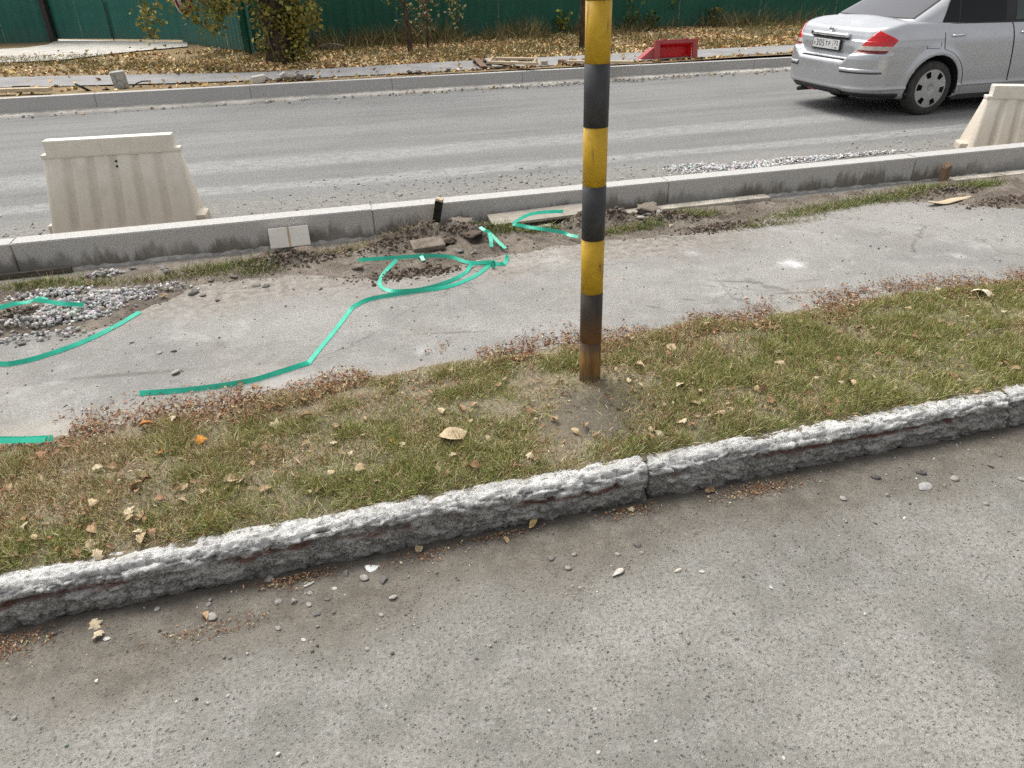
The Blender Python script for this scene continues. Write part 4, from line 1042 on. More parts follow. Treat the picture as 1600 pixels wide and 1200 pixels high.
# ---------------------------------------------------------------- earth clods on the dug strip
EARTH = [(.13, .102, .082), (.17, .138, .112), (.21, .18, .15), (.10, .078, .062)]
PP, SS = [], []
for (mx, my, rx, ry, hh) in MOUNDS:
    n = int(1500*rx)
    X = mx+RNG.normal(size=n)*rx*.65; Y = np.minimum(my+RNG.normal(size=n)*ry*.7, 4.92)
    s = RNG.uniform(.003, .013, n)*RNG.choice([.6, 1, 1, 1.6], n)
    PP.append(np.stack([X, Y, gp(X, Y)+s*.2], 1)); SS.append(s)
n = 900; X = RNG.uniform(-2, 6, n); Y = far_edge(X)+RNG.uniform(-.06, .3, n); s = RNG.uniform(.003, .009, n)
PP.append(np.stack([X, np.minimum(Y, 4.9), gp(X, np.minimum(Y, 4.9))], 1)); SS.append(s)
P = np.concatenate(PP); s = np.concatenate(SS); n = len(P)
me = scatter_mesh('earth_crumbs', [ico(2, 300+i, 1.) for i in range(4)], P, eul(zrot(n), zrot(n), zrot(n)), s, pick(EARTH, n, .15))
tag(link('earth_crumbs', me, M['clod']), 'dark crumbs of dug earth along the kerb', 'earth', kind='stuff')
CD = []
for k in range(5):
    V, F = CLOD[k]
    me = np_mesh('earth_clod', V, F, np.repeat(np.array([EARTH[k % 4]]), len(V), 0)); me.materials.append(M['clod']); CD.append(me)
for i, (x, y, w_) in enumerate(((640, 362, 60), (675, 362, 55), (720, 365, 60), (610, 385, 40), (740, 378, 45), (700, 385, 40), (960, 330, 52), (1010, 335, 55), (1045, 345, 40), (905, 340, 45), (415, 405, 40), (475, 402, 45), (560, 425, 22), (595, 392, 38))):
    o = put_stone(x, y, w_, 'dark clod of dug earth in the heap before the granite kerb', 'earth clods', CD[i % 5], .55, 'earth_clod')
    o['category'] = 'clod'
# ---------------------------------------------------------------- tufts of grass on the dug strip
def tufts(spots):
    X, Y, g = [], [], []
    for (x, y, rx, ry, n, gr) in spots:
        c = at(x, y, .15); X.append(c.x+RNG.normal(size=n)*rx); Y.append(c.y+RNG.normal(size=n)*ry); g.append(np.full(n, gr))
    X, Y, g = map(np.concatenate, (X, Y, g)); k = Y < 4.93; X, Y, g = X[k], Y[k], g[k]; n = len(X)
    C = np.where((RNG.uniform(size=n) < g)[:, None], pick([(.13, .19, .03), (.19, .25, .055), (.10, .15, .03)], n), pick(STRAW, n))
    L = RNG.uniform(.02, .075, n)*RNG.uniform(.6, 1.1, n)
    return scatter_mesh('grass', BLADE, np.stack([X, Y, gp(X, Y)-.003], 1), eul(RNG.normal(size=n)*.6-.2, RNG.normal(size=n)*.5, zrot(n)), np.stack([RNG.uniform(.002, .004, n), L, L], 1), C)
me = tufts([(60, 448, .12, .03, 1000, .6), (130, 450, .12, .03, 700, .45), (350, 422, .14, .04, 1200, .55), (310, 430, .12, .04, 500, .4), (400, 425, .08, .03, 400, .5), (540, 395, .2, .04, 900, .12), (790, 365, .09, .03, 900, .7), (850, 362, .08, .02, 500, .7), (1000, 358, .10, .03, 800, .6), (1090, 340, .10, .03, 900, .65), (950, 365, .08, .02, 400, .5), (1270, 327, .12, .03, 600, .6), (1310, 322, .10, .03, 600, .7), (1370, 312, .16, .035, 1000, .7), (1440, 300, .15, .04, 1000, .7), (1420, 308, .1, .03, 400, .3), (1530, 292, .12, .035, 1100, .8), (1240, 335, .15, .03, 700, .5), (1200, 350, .2, .02, 500, .3), (240, 440, .12, .03, 350, .3), (620, 380, .15, .03, 300, .1)])
tag(link('grass_tufts', me, M['grass']), 'green weeds and grass tufts on the dug strip along the granite kerb', 'grass', kind='stuff')
# ================================================================== green profiled-sheet fence and gate
def green_metal(name, a, c):
    m, nt, b = mk(name)
    p = obc(nt); n = noise(nt, p, 2.5, 5, .6); s = noise(nt, obc(nt, 1, 1, .1), 9, 5, .7)
    xyz = sep(nt, G(nt, 'NewGeometry').outputs['Position'])
    base = mix(nt, rng(nt, n, .3, .7), a, c)
    base = mix(nt, rng(nt, s, .58, .75, 0, .4), base, tuple(x*1.7+.01 for x in c))
    dust = rng(nt, mth(nt, 'ADD', xyz[2], mth(nt, 'MULTIPLY', n, .5)), .95, .45)
    base = mix(nt, mth(nt, 'MULTIPLY', dust, .22), base, (.17, .17, .14))
    setc(nt, b, base); b.inputs['Roughness'].default_value = .5; b.inputs['Specular IOR Level'].default_value = .35
    bump(nt, b, n, .1, .02); return m
M['green'] = green_metal('green_sheet', (.006, .082, .050), (.010, .105, .066))
M['green_gate'] = green_metal('green_gate_sheet', (.012, .105, .082), (.018, .13, .10))
M['green_side'] = green_metal('green_side_sheet', (.02, .105, .085), (.03, .125, .10))
M['darksteel'] = plain('dark_steel', (.028, .026, .026), .6, .3, 12.)
M['signwhite'] = plain('sign_white', (.72, .71, .70), .5, .05); M['signred'] = plain('sign_red', (.33, .02, .03), .5, .1); M['ink'] = plain('black_ink', (.02, .02, .02), .6, .1)
def profile(Wd, Hh, pitch=.19, depth=.015, lip=.0):
    """one corrugated sheet: x along, y depth"""
    n = max(1, int(round(Wd/pitch))); q = Wd/n
    xs, ys = [0], [0]
    for i in range(n):
        for f, d in ((.30, 0), (.42, 1), (.80, 1), (.92, 0)):
            xs.append((i+f)*q); ys.append(-d*depth)
    xs.append(Wd); ys.append(0)
    xs = np.array(xs); ys = np.array(ys); zs = np.array([0, Hh])
    P = np.stack([np.stack([xs, ys, xs*0+z], -1) for z in zs], 1)
    return surf('sheet', P, smooth=False)
SHEETS = {}
def run_fence(e, a, c, z0, hh, mat_, sheet_w=1.15, posts=True, first_post=True):
    a = Vector((a[0], a[1], 0)); c = Vector((c[0], c[1], 0)); d = c-a; L = d.length; n = max(1, round(L/sheet_w)); q = L/n
    ang = math.atan2(d.y, d.x); u = d.normalized(); nrm = Vector((u.y, -u.x, 0))
    key = (round(q, 3), hh, mat_)
    if key not in SHEETS:
        me = profile(q, hh); me.materials.append(M[mat_]); SHEETS[key] = me
    for i in range(n):
        o = link('sheet', SHEETS[key], None, e)
        o.location = a+u*(i*q)+nrm*(.004*(i % 2))+Vector((0, 0, z0+random.uniform(-.01, .01))); o.rotation_euler = (0, 0, ang)
    if posts:
        for i in range(0 if first_post else 1, n+1, 2):
            p = a+u*(i*q)-nrm*.06
            MB().box((p.x, p.y, z0+hh/2-.1), (.06, .06, hh+.3), (0, 0, ang)).build('post', M['darksteel'], e)
    for zz in (.35, hh-.35):
        p = a+u*(L/2)-nrm*.035
        MB().box((p.x, p.y, z0+zz), (L, .04, .04), (0, 0, ang)).build('rail', M['darksteel'], e)
fm = empty('metal_fence')
run_fence(fm, (1.3, 17.75), (46, 20.2), .27, 2.2, 'green')
run_fence(fm, (-.75, 16.67), (1.3, 17.75), .25, 2.2, 'green', posts=False)
tag(fm, 'dark green corrugated sheet fence behind the tree and weeds', 'fence')
fs = empty('metal_fence'); run_fence(fs, (-2.20, 19.92), (-.55, 16.58), .24, 2.2, 'green_side', 1.1, False)
tag(fs, 'lighter green sheet fence return between the gate and the tree', 'fence')
fl = empty('metal_fence'); run_fence(fl, (-22, 23.4), (-5.20, 21.74), .25, 2.3, 'green_gate', 1.15, False)
tag(fl, 'dark teal sheet fence left of the gate post', 'fence')
gt = empty('metal_gate')
def gate_leaf(a, c, nm):
    a = Vector((a[0], a[1], 0)); c = Vector((c[0], c[1], 0)); d = c-a; L = d.length; ang = math.atan2(d.y, d.x); u = d.normalized(); nrm = Vector((u.y, -u.x, 0))
    n = 2; q = L/n
    for i in range(n):
        me = profile(q-.002, 2.2, .23, .012); o = link('sheet', me, M['green_gate'], gt); o.location = a+u*(i*q)+Vector((0, 0, .33)); o.rotation_euler = (0, 0, ang)
    mb = MB()
    for t in (0.02, L-.02):
        p = a+u*t-nrm*.03; mb.box((p.x, p.y, 1.43), (.04, .04, 2.2), (0, 0, ang))
    for z in (.36, 1.43, 2.5):
        p = a+u*(L/2)-nrm*.03; mb.box((p.x, p.y, z), (L-.084, .038, .04), (0, 0, ang))
    mb.build('leaf_frame', M['darksteel'], gt)
gA, gB, gC = (-5.22, 21.74), (-3.83, 20.98), (-2.16, 19.82)
gate_leaf(gA, (gB[0]-.012, gB[1]+.006), 'a'); gate_leaf(gB, gC, 'b')
MB().tube([(gB[0]+.03, gB[1]-.06, .30), (gB[0]+.03, gB[1]-.06, 1.1)], .011, 8).build('drop_bolt', M['darksteel'], gt)
tag(gt, 'teal green double-leaf sheet gate closing the concrete driveway', 'gate')
gp_ = MB().box((0, 0, 1.25), (.13, .13, 2.9), (0, 0, R(-25)), bevel=.006).build('gate_post', M['darksteel']); gp_.location = (-5.24, 21.66, 0)
tag(gp_, 'dark steel gate post at the left of the teal gate', 'post')
# round sign hung near the gate, mostly above the picture
sg = empty('round_sign'); sp = atY(288, 6, 14.75)
def disc(r, th, y):
    mb = MB(); mb.tube([(0, y, 0), (0, y+th, 0)], r, 48); return mb
disc(.30, .012, 0).build('plate', M['signwhite'], sg)
ring = []
th_ = np.linspace(0, 2*np.pi, 49)
Pr = np.stack([np.stack([np.cos(th_)*r, th_*0+y, np.sin(th_)*r], -1) for r, y in ((.282, -.001), (.282, -.005), (.225, -.005), (.225, -.001))], 1)
link('red_ring', surf('red_ring', Pr, False), M['signred'], sg)
def text(name, s, size, mat_, parent, loc, rot, ext=.001):
    cu = bpy.data.curves.new(name, 'FONT'); cu.body = s; cu.size = size; cu.align_x = 'CENTER'; cu.align_y = 'CENTER'; cu.extrude = ext
    tmp = bpy.data.objects.new('t', cu); col.objects.link(tmp)
    me = bpy.data.meshes.new_from_object(tmp.evaluated_get(bpy.context.evaluated_depsgraph_get()))
    bpy.data.objects.remove(tmp); bpy.data.curves.remove(cu)
    me.materials.clear(); o = link(name, me, mat_, parent, loc); o.rotation_euler = rot; return o
text('digit', '5', .36, M['ink'], sg, (0, -.004, 0), (R(90), 0, 0), .002)
MB().box((0, .022, .28), (.05, .02, .7)).build('bracket', M['darksteel'], sg)
sg.location = (sp.x, 14.75, sp.z+.13); sg.rotation_euler = (0, R(4), R(66))
tag(sg, 'round white sign with red ring hanging among the leaves before the gate', 'sign')

# ================================================================== trees
def bark(name, a, c):
    m, nt, b = mk(name)
    s = noise(nt, obc(nt, 1, 1, .22), 26, 6, .7); n = noise(nt, obc(nt), 5, 4, .6)
    base = mix(nt, rng(nt, s, .35, .62), a, c); base = mix(nt, rng(nt, n, .45, .75, 0, .5), base, tuple(x*1.5 for x in c))
    setc(nt, b, base); b.inputs['Roughness'].default_value = .95; b.inputs['Specular IOR Level'].default_value = .1
    bump(nt, b, s, 1., .03); return m
M['bark'] = bark('tree_bark', (.035, .027, .021), (.115, .085, .06)); M['twig'] = bark('grey_twig', (.10, .085, .065), (.22, .19, .15))
M['foliage'] = attr_mat('tree_foliage', .65, .3, var=.25)
OLIVE = [(.23, .22, .05), (.18, .185, .04), (.29, .265, .06), (.14, .15, .035), (.34, .29, .07)]
YELL = [(.34, .26, .05), (.28, .24, .07), (.36, .30, .11)]
def trunk_mesh(name, path, radii, seg=28, seed=3, ridge=.12):
    C = cr([(*p, r) for p, r in zip(path, radii)], 12); P = C[:, :3]; r = C[:, 3]
    a = np.linspace(0, 2*np.pi, seg, endpoint=False)
    rr = r[:, None]*(1+ridge*(fbm(np.cos(a)[None]*4+0*r[:, None]+5, np.sin(a)[None]*4+P[:, 2:3]*.8+9, 2.2, 4, seed)-.5)*2)
    X = P[:, 0:1]+np.cos(a)[None]*rr; Y = P[:, 1:2]+np.sin(a)[None]*rr; Z = P[:, 2:3]+0*rr
    return surf(name, np.stack([X, Y, Z], -1).transpose(1, 0, 2), True, True)
def leaves_at(P, size, pal, droop=.4):
    n = len(P)
    return scatter_mesh('crown', LEAF_S, P, eul(RNG.normal(size=n)*.8, RNG.normal(size=n)*.7+droop, zrot(n)), RNG.uniform(.6, 1.3, n)*size, pick(pal, n, .25))
TP = at(440, 97, .24)
tree = empty('tree', (TP.x, TP.y, 0))
def tl(P): return np.asarray(P, float)
link('trunk', trunk_mesh('trunk', [(0, 0, .1), (0, 0, .3), (.0, 0, .7), (-.02, .02, 1.4), (.03, .05, 2.6), (.1, .1, 4.2)], [.36, .27, .235, .225, .20, .12], seg=40), M['bark'], tree)
pts = []
def branch(e, path, radii, clusters, spread, per, mat_='twig'):
    me = trunk_mesh('branch', path, radii, 8, 5, .1); link('branch', me, M[mat_], e)
    C = cr(path, 12)
    ix = RNG.integers(int(len(C)*.25), len(C), clusters)
    for i in ix:
        c = C[i]+RNG.normal(size=3)*np.array([spread, spread, spread*.6])
        tw = RNG.normal(size=(per, 3))*np.array([.07, .07, .09]); pts.append(c+tw)
branch(tree, [(-.1, -.05, 1.9), (-.7, -.2, 2.0), (-1.3, -.35, 1.7), (-1.75, -.4, 1.35), (-2.0, -.4, 1.05)], [.05, .035, .022, .012, .005], 34, .16, 9)
branch(tree, [(-.1, 0, 1.6), (-.5, -.3, 1.55), (-.9, -.45, 1.3), (-1.2, -.5, 1.12)], [.04, .026, .015, .006], 46, .15, 10)
branch(tree, [(-.05, -.2, 1.3), (-.35, -.4, 1.35), (-.7, -.5, 1.18), (-1.0, -.5, .98)], [.03, .02, .012, .005], 26, .13, 9)
branch(tree, [(-1.95, -.4, 1.2), (-2.02, -.42, .95), (-2.0, -.42, .7)], [.008, .006, .004], 10, .04, 4)
branch(tree, [(.1, -.2, .9), (.25, -.35, 1.05), (.45, -.42, 1.0), (.58, -.45, .82)], [.022, .016, .01, .005], 20, .1, 9)
branch(tree, [(.15, -.15, 1.3), (.4, -.3, 1.35), (.62, -.38, 1.15), (.72, -.4, .95)], [.022, .016, .01, .005], 22, .1, 9)
branch(tree, [(-.1, -.24, .35), (-.16, -.31, .7), (-.05, -.33, .95), (.15, -.33, 1.0)], [.016, .014, .01, .006], 8, .05, 5)
for k in range(5):
    a = k*1.256+.4; L = random.uniform(1.6, 2.6); z = random.uniform(2.8, 3.6)
    branch(tree, [(0, .05, z-.6), (math.cos(a)*L*.4, math.sin(a)*L*.4, z+.3), (math.cos(a)*L*.8, math.sin(a)*L*.8, z+.9), (math.cos(a)*L, math.sin(a)*L, z+1.2)], [.11, .08, .045, .015], 60, .5, 12, 'bark')
# epicormic shoots hugging the trunk, thick on its right
n = 120
for i in range(n):
    a = random.gauss(-.45, .5) if random.random() < .80 else random.uniform(-math.pi, 0)
    r = random.uniform(.24, .46) if a > -1.4 else random.uniform(.24, .34)
    z = random.uniform(.30, 1.75)
    c = np.array([math.cos(a)*r*1.1, math.sin(a)*r*.8, z]); pts.append(c+RNG.normal(size=(11, 3))*np.array([.06, .06, .08]))
P = np.concatenate(pts); P = P[P[:, 2] > .26]
cr_ = link('crown', leaves_at(P, .082, OLIVE+OLIVE[:3]+YELL[:2]), M['foliage'], tree); cr_['kind'] = 'stuff'
tag(tree, 'thick-trunked tree wrapped in olive leafy shoots before the green fence', 'tree')
def sapling(px, py, h, lean, nleaf, label, pal, r0=.05, twigs=9, name='sapling', seed=1, spread=.55):
    global pts
    pts = []; rd = random.Random(seed)
    p = at(px, py, .26); e = empty(name, (p.x, p.y, .2))
    link('trunk', trunk_mesh('trunk', [(0, 0, -.1), (lean*.2, 0, h*.25), (lean*.6, .02, h*.6), (lean, .05, h)], [r0, r0*.85, r0*.6, r0*.2], 10, seed, .1), M['bark'], e)
    for k in range(twigs):
        z = rd.uniform(.12, .8)*h; a = rd.uniform(0, 6.28); L = rd.uniform(.25, 1)*spread
        x0 = lean*z/h*.8
        branch(e, [(x0, 0, z), (x0+math.cos(a)*L*.4, math.sin(a)*L*.4, z+rd.uniform(.05, .3)), (x0+math.cos(a)*L, math.sin(a)*L, z+rd.uniform(-.1, .5))], [.010, .007, .003], max(1, nleaf//twigs), .06, 5)
    P = np.concatenate(pts)
    o = link('crown', leaves_at(P, .065, pal), M['foliage'], e); o['kind'] = 'stuff'
    return tag(e, label, 'tree')
sapling(642, 80, 2.6, -.2, 22, 'slim young tree with bare pale twigs before the green fence', YELL+OLIVE[:1], .055, 13, 'young_tree', 4)
sapling(668, 76, 2.2, .15, 60, 'tangled dry shrub with withered leaves right of the slim young tree', [(.30, .22, .12), (.26, .19, .09), (.2, .16, .06)], .02, 16, 'shrub', 9, .35)
sapling(718, 66, 1.9, -.1, 26, 'thin leafless shrub with a few pale leaves hanging by the fence', [(.42, .36, .22), (.36, .32, .1)], .014, 8, 'shrub', 12, .3)
pst = MB().tube([(0, 0, -.1), (.0, 0, 1.0), (.02, 0, 2.4)], [.055, .05, .045], 12).build('wooden_post', M['bark']); pq = at(909, 74, .27); pst.location = (pq.x, pq.y, .2)
tag(pst, 'dark thin post standing in the leaves just left behind the striped pole', 'post')
lump = at(520, 77, .28)  # clod shape added to stand in for the shadowed gap under the fence
o = link('earth_clod', CD[1], None, None, (lump.x, lump.y-.1, .36)); o.scale = (.34, .16, .16); tag(o, 'black lump standing in for the shadowed gap under the fence right of the tree', 'clod')

# weeds along the fence
def weeds():
    n = 9000
    X = RNG.uniform(.6, 16, n); Y = 16.9+.055*X-np.abs(RNG.normal(size=n))*.55+.6
    d = sstep(.35, .65, fbm(X, Y*.4, 1.3, 3, 12))
    k = RNG.uniform(size=n) < d*sstep(15, 7, X)+.06; X, Y, d = X[k], Y[k], d[k]; n = len(X)
    L = RNG.uniform(.08, .42, n)*(.5+.8*d)
    C = np.where((RNG.uniform(size=n) < .45)[:, None], pick([(.10, .115, .03), (.14, .14, .04)], n), pick([(.22, .16, .085), (.3, .23, .12), (.16, .11, .06)], n))
    return scatter_mesh('weeds', BLADE, np.stack([X, Y, far_h(X, Y)], 1), eul(RNG.normal(size=n)*.25-.1, RNG.normal(size=n)*.25, zrot(n)), np.stack([RNG.uniform(.006, .014, n), L, L], 1), C)
tag(link('weeds', weeds(), M['grass']), 'tall dry weeds along the foot of the green fence', 'weeds', kind='stuff')
def weed_plant(px, py, h, label, pal, seed):
    rd = random.Random(seed); p = at(px, py, .28); e = empty('weed_plant', (p.x, p.y, .24)); P = []
    for k in range(6):
        a = rd.uniform(0, 6.28); L = h*rd.uniform(.5, 1)
        q = [(0, 0, 0), (math.cos(a)*L*.15, math.sin(a)*L*.15, L*.5), (math.cos(a)*L*.4, math.sin(a)*L*.4, L)]
        MB().tube(q, [.007, .005, .002], 5).build('stem', M['twig'], e)
        C = cr(q, 8)
        for j in range(9): P.append(C[rd.randrange(5, len(C))]+np.array([rd.gauss(0, .05), rd.gauss(0, .05), rd.gauss(0, .03)]))
    link('leaves', leaves_at(np.array(P), .10, pal), M['foliage'], e); return tag(e, label, 'plant')
GRN = [(.08, .13, .03), (.11, .16, .04), (.06, .10, .025)]
weed_plant(830, 52, .5, 'small leafy weed before the fence left of the thin dark post', GRN, 3)
weed_plant(878, 52, .55, 'yellow-green leafy weed beside the thin dark post', [(.30, .32, .05), (.2, .26, .04)], 4)
weed_plant(985, 48, .75, 'broad dark green weed by the fence right of the striped pole', GRN, 5)
weed_plant(1040, 42, .65, 'upright dark weed by the fence above the red barrier', GRN, 6)
weed_plant(1115, 40, .55, 'low bushy weed by the fence between red barrier and car', [(.12, .12, .04), (.17, .14, .05)], 7)
weed_plant(1020, 46, .4, 'smallest green weed between the two darker weeds by the fence', GRN, 8)

# fallen leaves blanket the far ground
def far_leaves():
    n = 60000
    X = RNG.uniform(-9, 17, n); Y = RNG.uniform(12.48, 19.3, n)
    yn_ = np.interp(X, *zip(*fpn)); yf_ = np.interp(X, *zip(*fpf))
    d = .08+.55*sstep(.38, .60, fbm(X, Y, 1.1, 4, 66))
    on_path = (Y > yn_-.05) & (Y < yf_+.03)
    d = np.where(on_path, .012, d)
    d = np.where((Y < yn_) & (X < 20), .32*sstep(-1, 3, X)+.12, d)
    d = np.where((Y > yf_) & (Y < yf_+1.4), np.maximum(d, .5), d)
    drv = (X < -1.6) & (Y > 17.2+(-X-1.6)*.18+.25)
    d = np.where(drv, .02, d); d = np.where((X < -1.9) & (Y < 17.3), d*.45, d)
    fl_ = np.where(X > 1.3, 17.75+(X-1.3)*.055, 19.0); d = np.where(Y > fl_-.02, 0, d)
    k = RNG.uniform(size=n) < d; X, Y = X[k], Y[k]; n = len(X)
    S = RNG.uniform(.045, .10, n)
    yfk = np.interp(X, *zip(*fpf)); ynk = np.interp(X, *zip(*fpn)); onp = (Y > ynk) & (Y < yfk)
    Z = np.where(onp, .258, far_h(X, Y)+.01)
    return scatter_mesh('fallen_leaves', LEAF_S, np.stack([X, Y, Z], 1), eul(RNG.normal(size=n)*.45, RNG.normal(size=n)*.45, zrot(n)), S,
                        pick([(.56, .39, .18), (.62, .47, .26), (.46, .29, .13), (.38, .23, .11), (.68, .55, .33), (.28, .19, .10), (.58, .42, .17)], n, .2))
tag(link('fallen_leaves', far_leaves(), M['leaf']), 'blanket of orange and tan fallen leaves between far footpath and fence', 'leaves', kind='stuff')
def far_grass():
    n = 70000
    X = RNG.uniform(-9, 15, n); Y = RNG.uniform(13.7, 18.3, n)
    yf_ = np.interp(X, *zip(*fpf))
    k = (Y > yf_+.1) & (RNG.uniform(size=n) < sstep(.42, .62, fbm(X, Y, .9, 3, 71))*.8) & ~((X < -1.6) & (Y > 17.2+(-X-1.6)*.18))
    X, Y = X[k], Y[k]; n = len(X); L = RNG.uniform(.05, .14, n)
    return scatter_mesh('grass', BLADE, np.stack([X, Y, far_h(X, Y)], 1), eul(RNG.normal(size=n)*.5, RNG.normal(size=n)*.5, zrot(n)), np.stack([RNG.uniform(.005, .011, n), L, L], 1), pick([(.15, .15, .05), (.2, .18, .07), (.11, .12, .035), (.28, .22, .12)], n))
tag(link('sparse_grass', far_grass(), M['grass']), 'sparse olive grass between the leaves before the fence', 'grass', kind='stuff')

# ================================================================== scraps on the far verge
def far_board(name, px0, py0, px1, py1, w_, th, mat_, label, cat, z=.25, Y=None, ry=0.):
    a = atY(px0, py0, Y) if Y else at(px0, py0, z); c = atY(px1, py1, Y) if Y else at(px1, py1, z)
    L = math.hypot(c.x-a.x, c.y-a.y)
    o = MB().box((0, 0, 0), (L, w_, th), bevel=.004).build(name, M[mat_]); o.location = (a+c)/2; o.rotation_euler = (0, -math.atan2(c.z-a.z, L) if Y else ry, math.atan2(c.y-a.y, c.x-a.x))
    return tag(o, label, cat)
far_board('plank', -60, 143, 79, 139, .12, .05, 'pine', 'pale new plank lying beyond the far kerb at the left edge', 'plank', .29)
far_board('plank', 20, 136, 46, 135.5, .05, .03, 'darkwood', 'thin dark stick lying behind the pale plank at the left', 'stick', .27)
pstub = empty('concrete_stub', (atY(192, 138, 12.95).x, 12.95, .18)); pstub.rotation_euler = (R(3), R(-5), R(8))
MB().box((0, 0, .13), (.19, .15, .28), bevel=.012).build('block', M['mortar'], pstub)
MB().box((-.099, 0, .13), (.006, .145, .27)).build('pale_face', M['concrete'], pstub)
tag(pstub, 'short square grey concrete stub standing beyond the far kerb', 'concrete block')
bh = empty('branch_heap', (atY(150, 142, 12.75).x, 12.75, .22))
rd = random.Random(5)
b0 = bh.location
def brl(q, r): MB().tube([Vector(p)-b0 for p in q], r, 6).build('branch', M['blackwood'], bh)
brl([atY(117, 131, 12.8), atY(130, 137, 12.75), atY(142, 143, 12.7)], [.012, .02, .018])
for k in range(9):
    x = rd.uniform(120, 190); L = rd.uniform(15, 45); y = rd.uniform(139.5, 145)
    brl([atY(x, y, 12.75), atY(x+L*.5, y+rd.uniform(-2, 1), 12.72), atY(x+L, y+rd.uniform(-3, 2), 12.75)], [.012, .016, .008])
tag(bh, 'heap of dark bare branches beyond the far kerb left of the concrete stub', 'branches')
cb = MB().tube([atY(207, 136, 12.8), atY(214, 130, 12.8), atY(222, 127, 12.8), atY(236, 126.5, 12.8)], .009, 6).build('cable', M['blackwood']); tag(cb, 'thin dark bent cable right of the concrete stub', 'cable')
wb = MB().box((0, 0, 0), (.20, .16, .10), (0, R(-6), R(10)), bevel=.008).build('rubble_block', M['concrete']); wq = atY(405, 127, 12.62); wb.location = (wq.x, 12.62, .275)
tag(wb, 'white broken block lying on the far kerb edge beside dark clods', 'block')
wb = MB().box((0, 0, 0), (.10, .06, .07), (R(10), R(-26), R(10)), bevel=.004).build('rubble_block', M['concrete']); wq = atY(443, 123, 12.66); wb.location = (wq.x, 12.68, .30)
tag(wb, 'small upright pale chip among the dark clods by the far kerb', 'block')
for i, (px, py, s) in enumerate(((418, 128, .10), (437, 130, .08), (452, 127, .12), (468, 126, .12), (483, 126, .12), (640, 112, .07), (655, 110, .08), (700, 110, .05))):
    q = atY(px, py, 12.63); o = link('earth_clod', CD[i % 5], None, None, (q.x, 12.63, .26)); o.scale = (s*1.3, s, s*.75); o.rotation_euler = (0, 0, i*1.3)
    tag(o, 'dark earth clod lying on the strip beyond the far kerb', 'clod', 'clods beyond the far kerb')
# broken pallet
pl = empty('wooden_pallet', (atY(798, 105, 12.9).x, 12.98, .195)); pl.rotation_euler = (R(3), R(2), R(-3))
for k in range(3): MB().box((0, -.32+k*.32, .035), (1.12, .09, .07), bevel=.004).build('runner', M['darkwood'], pl)
for k in range(6): MB().box((-.5+k*.2, 0, .082), (.11, .78, .02), (0, 0, rd.uniform(-.03, .03)), bevel=.003).build('deck_board', M['greywood' if k % 2 else 'brownwood'], pl)
tag(pl, 'old wooden pallet lying beyond the far kerb left of the striped pole', 'pallet')
for (x0, y0, x1, y1, Y, mt, lb) in ((762, 97, 838, 99, 12.75, 'pine', 'pale plank lying along the front of the old pallet'), (775, 91, 838, 92, 13.2, 'pine', 'pale lath lying across the back of the old pallet'), (765, 97, 773, 87, 12.9, 'pine', 'short pale batten sticking up at the left of the pallet'), (833, 100, 840, 90, 12.85, 'pine', 'short pale batten sticking up at the right of the pallet'), (880, 96, 990, 97, 12.75, 'pine', 'pale boards lying behind the striped pole beyond the far kerb')):
    far_board('plank', x0, y0, x1, y1, .08, .035, mt, lb, 'plank', Y=Y) if abs(y1-y0) > 4 else far_board('plank', x0, y0, x1, y1, .10, .035, mt, lb, 'plank', .315 if x0 < 870 else .285)
for k, (px, py) in enumerate(((850, 101), (879, 101), (895, 100), (915, 99))):
    q = atY(px, py, 12.68); o = MB().box((0, 0, 0), (.10, .14, .09), (0, 0, rd.uniform(-.4, .4)), bevel=.004).build('wood_block', M['brownwood' if k else 'greywood']); o.location = (q.x, 12.68, .265)
    tag(o, ['squared timber end lying at the right end of the pallet', 'first brown wood block under the pale boards from the pallet', 'second brown wood block under the pale boards from the pallet', 'brown wood block under the boards directly behind the striped pole'][k], 'wood block')
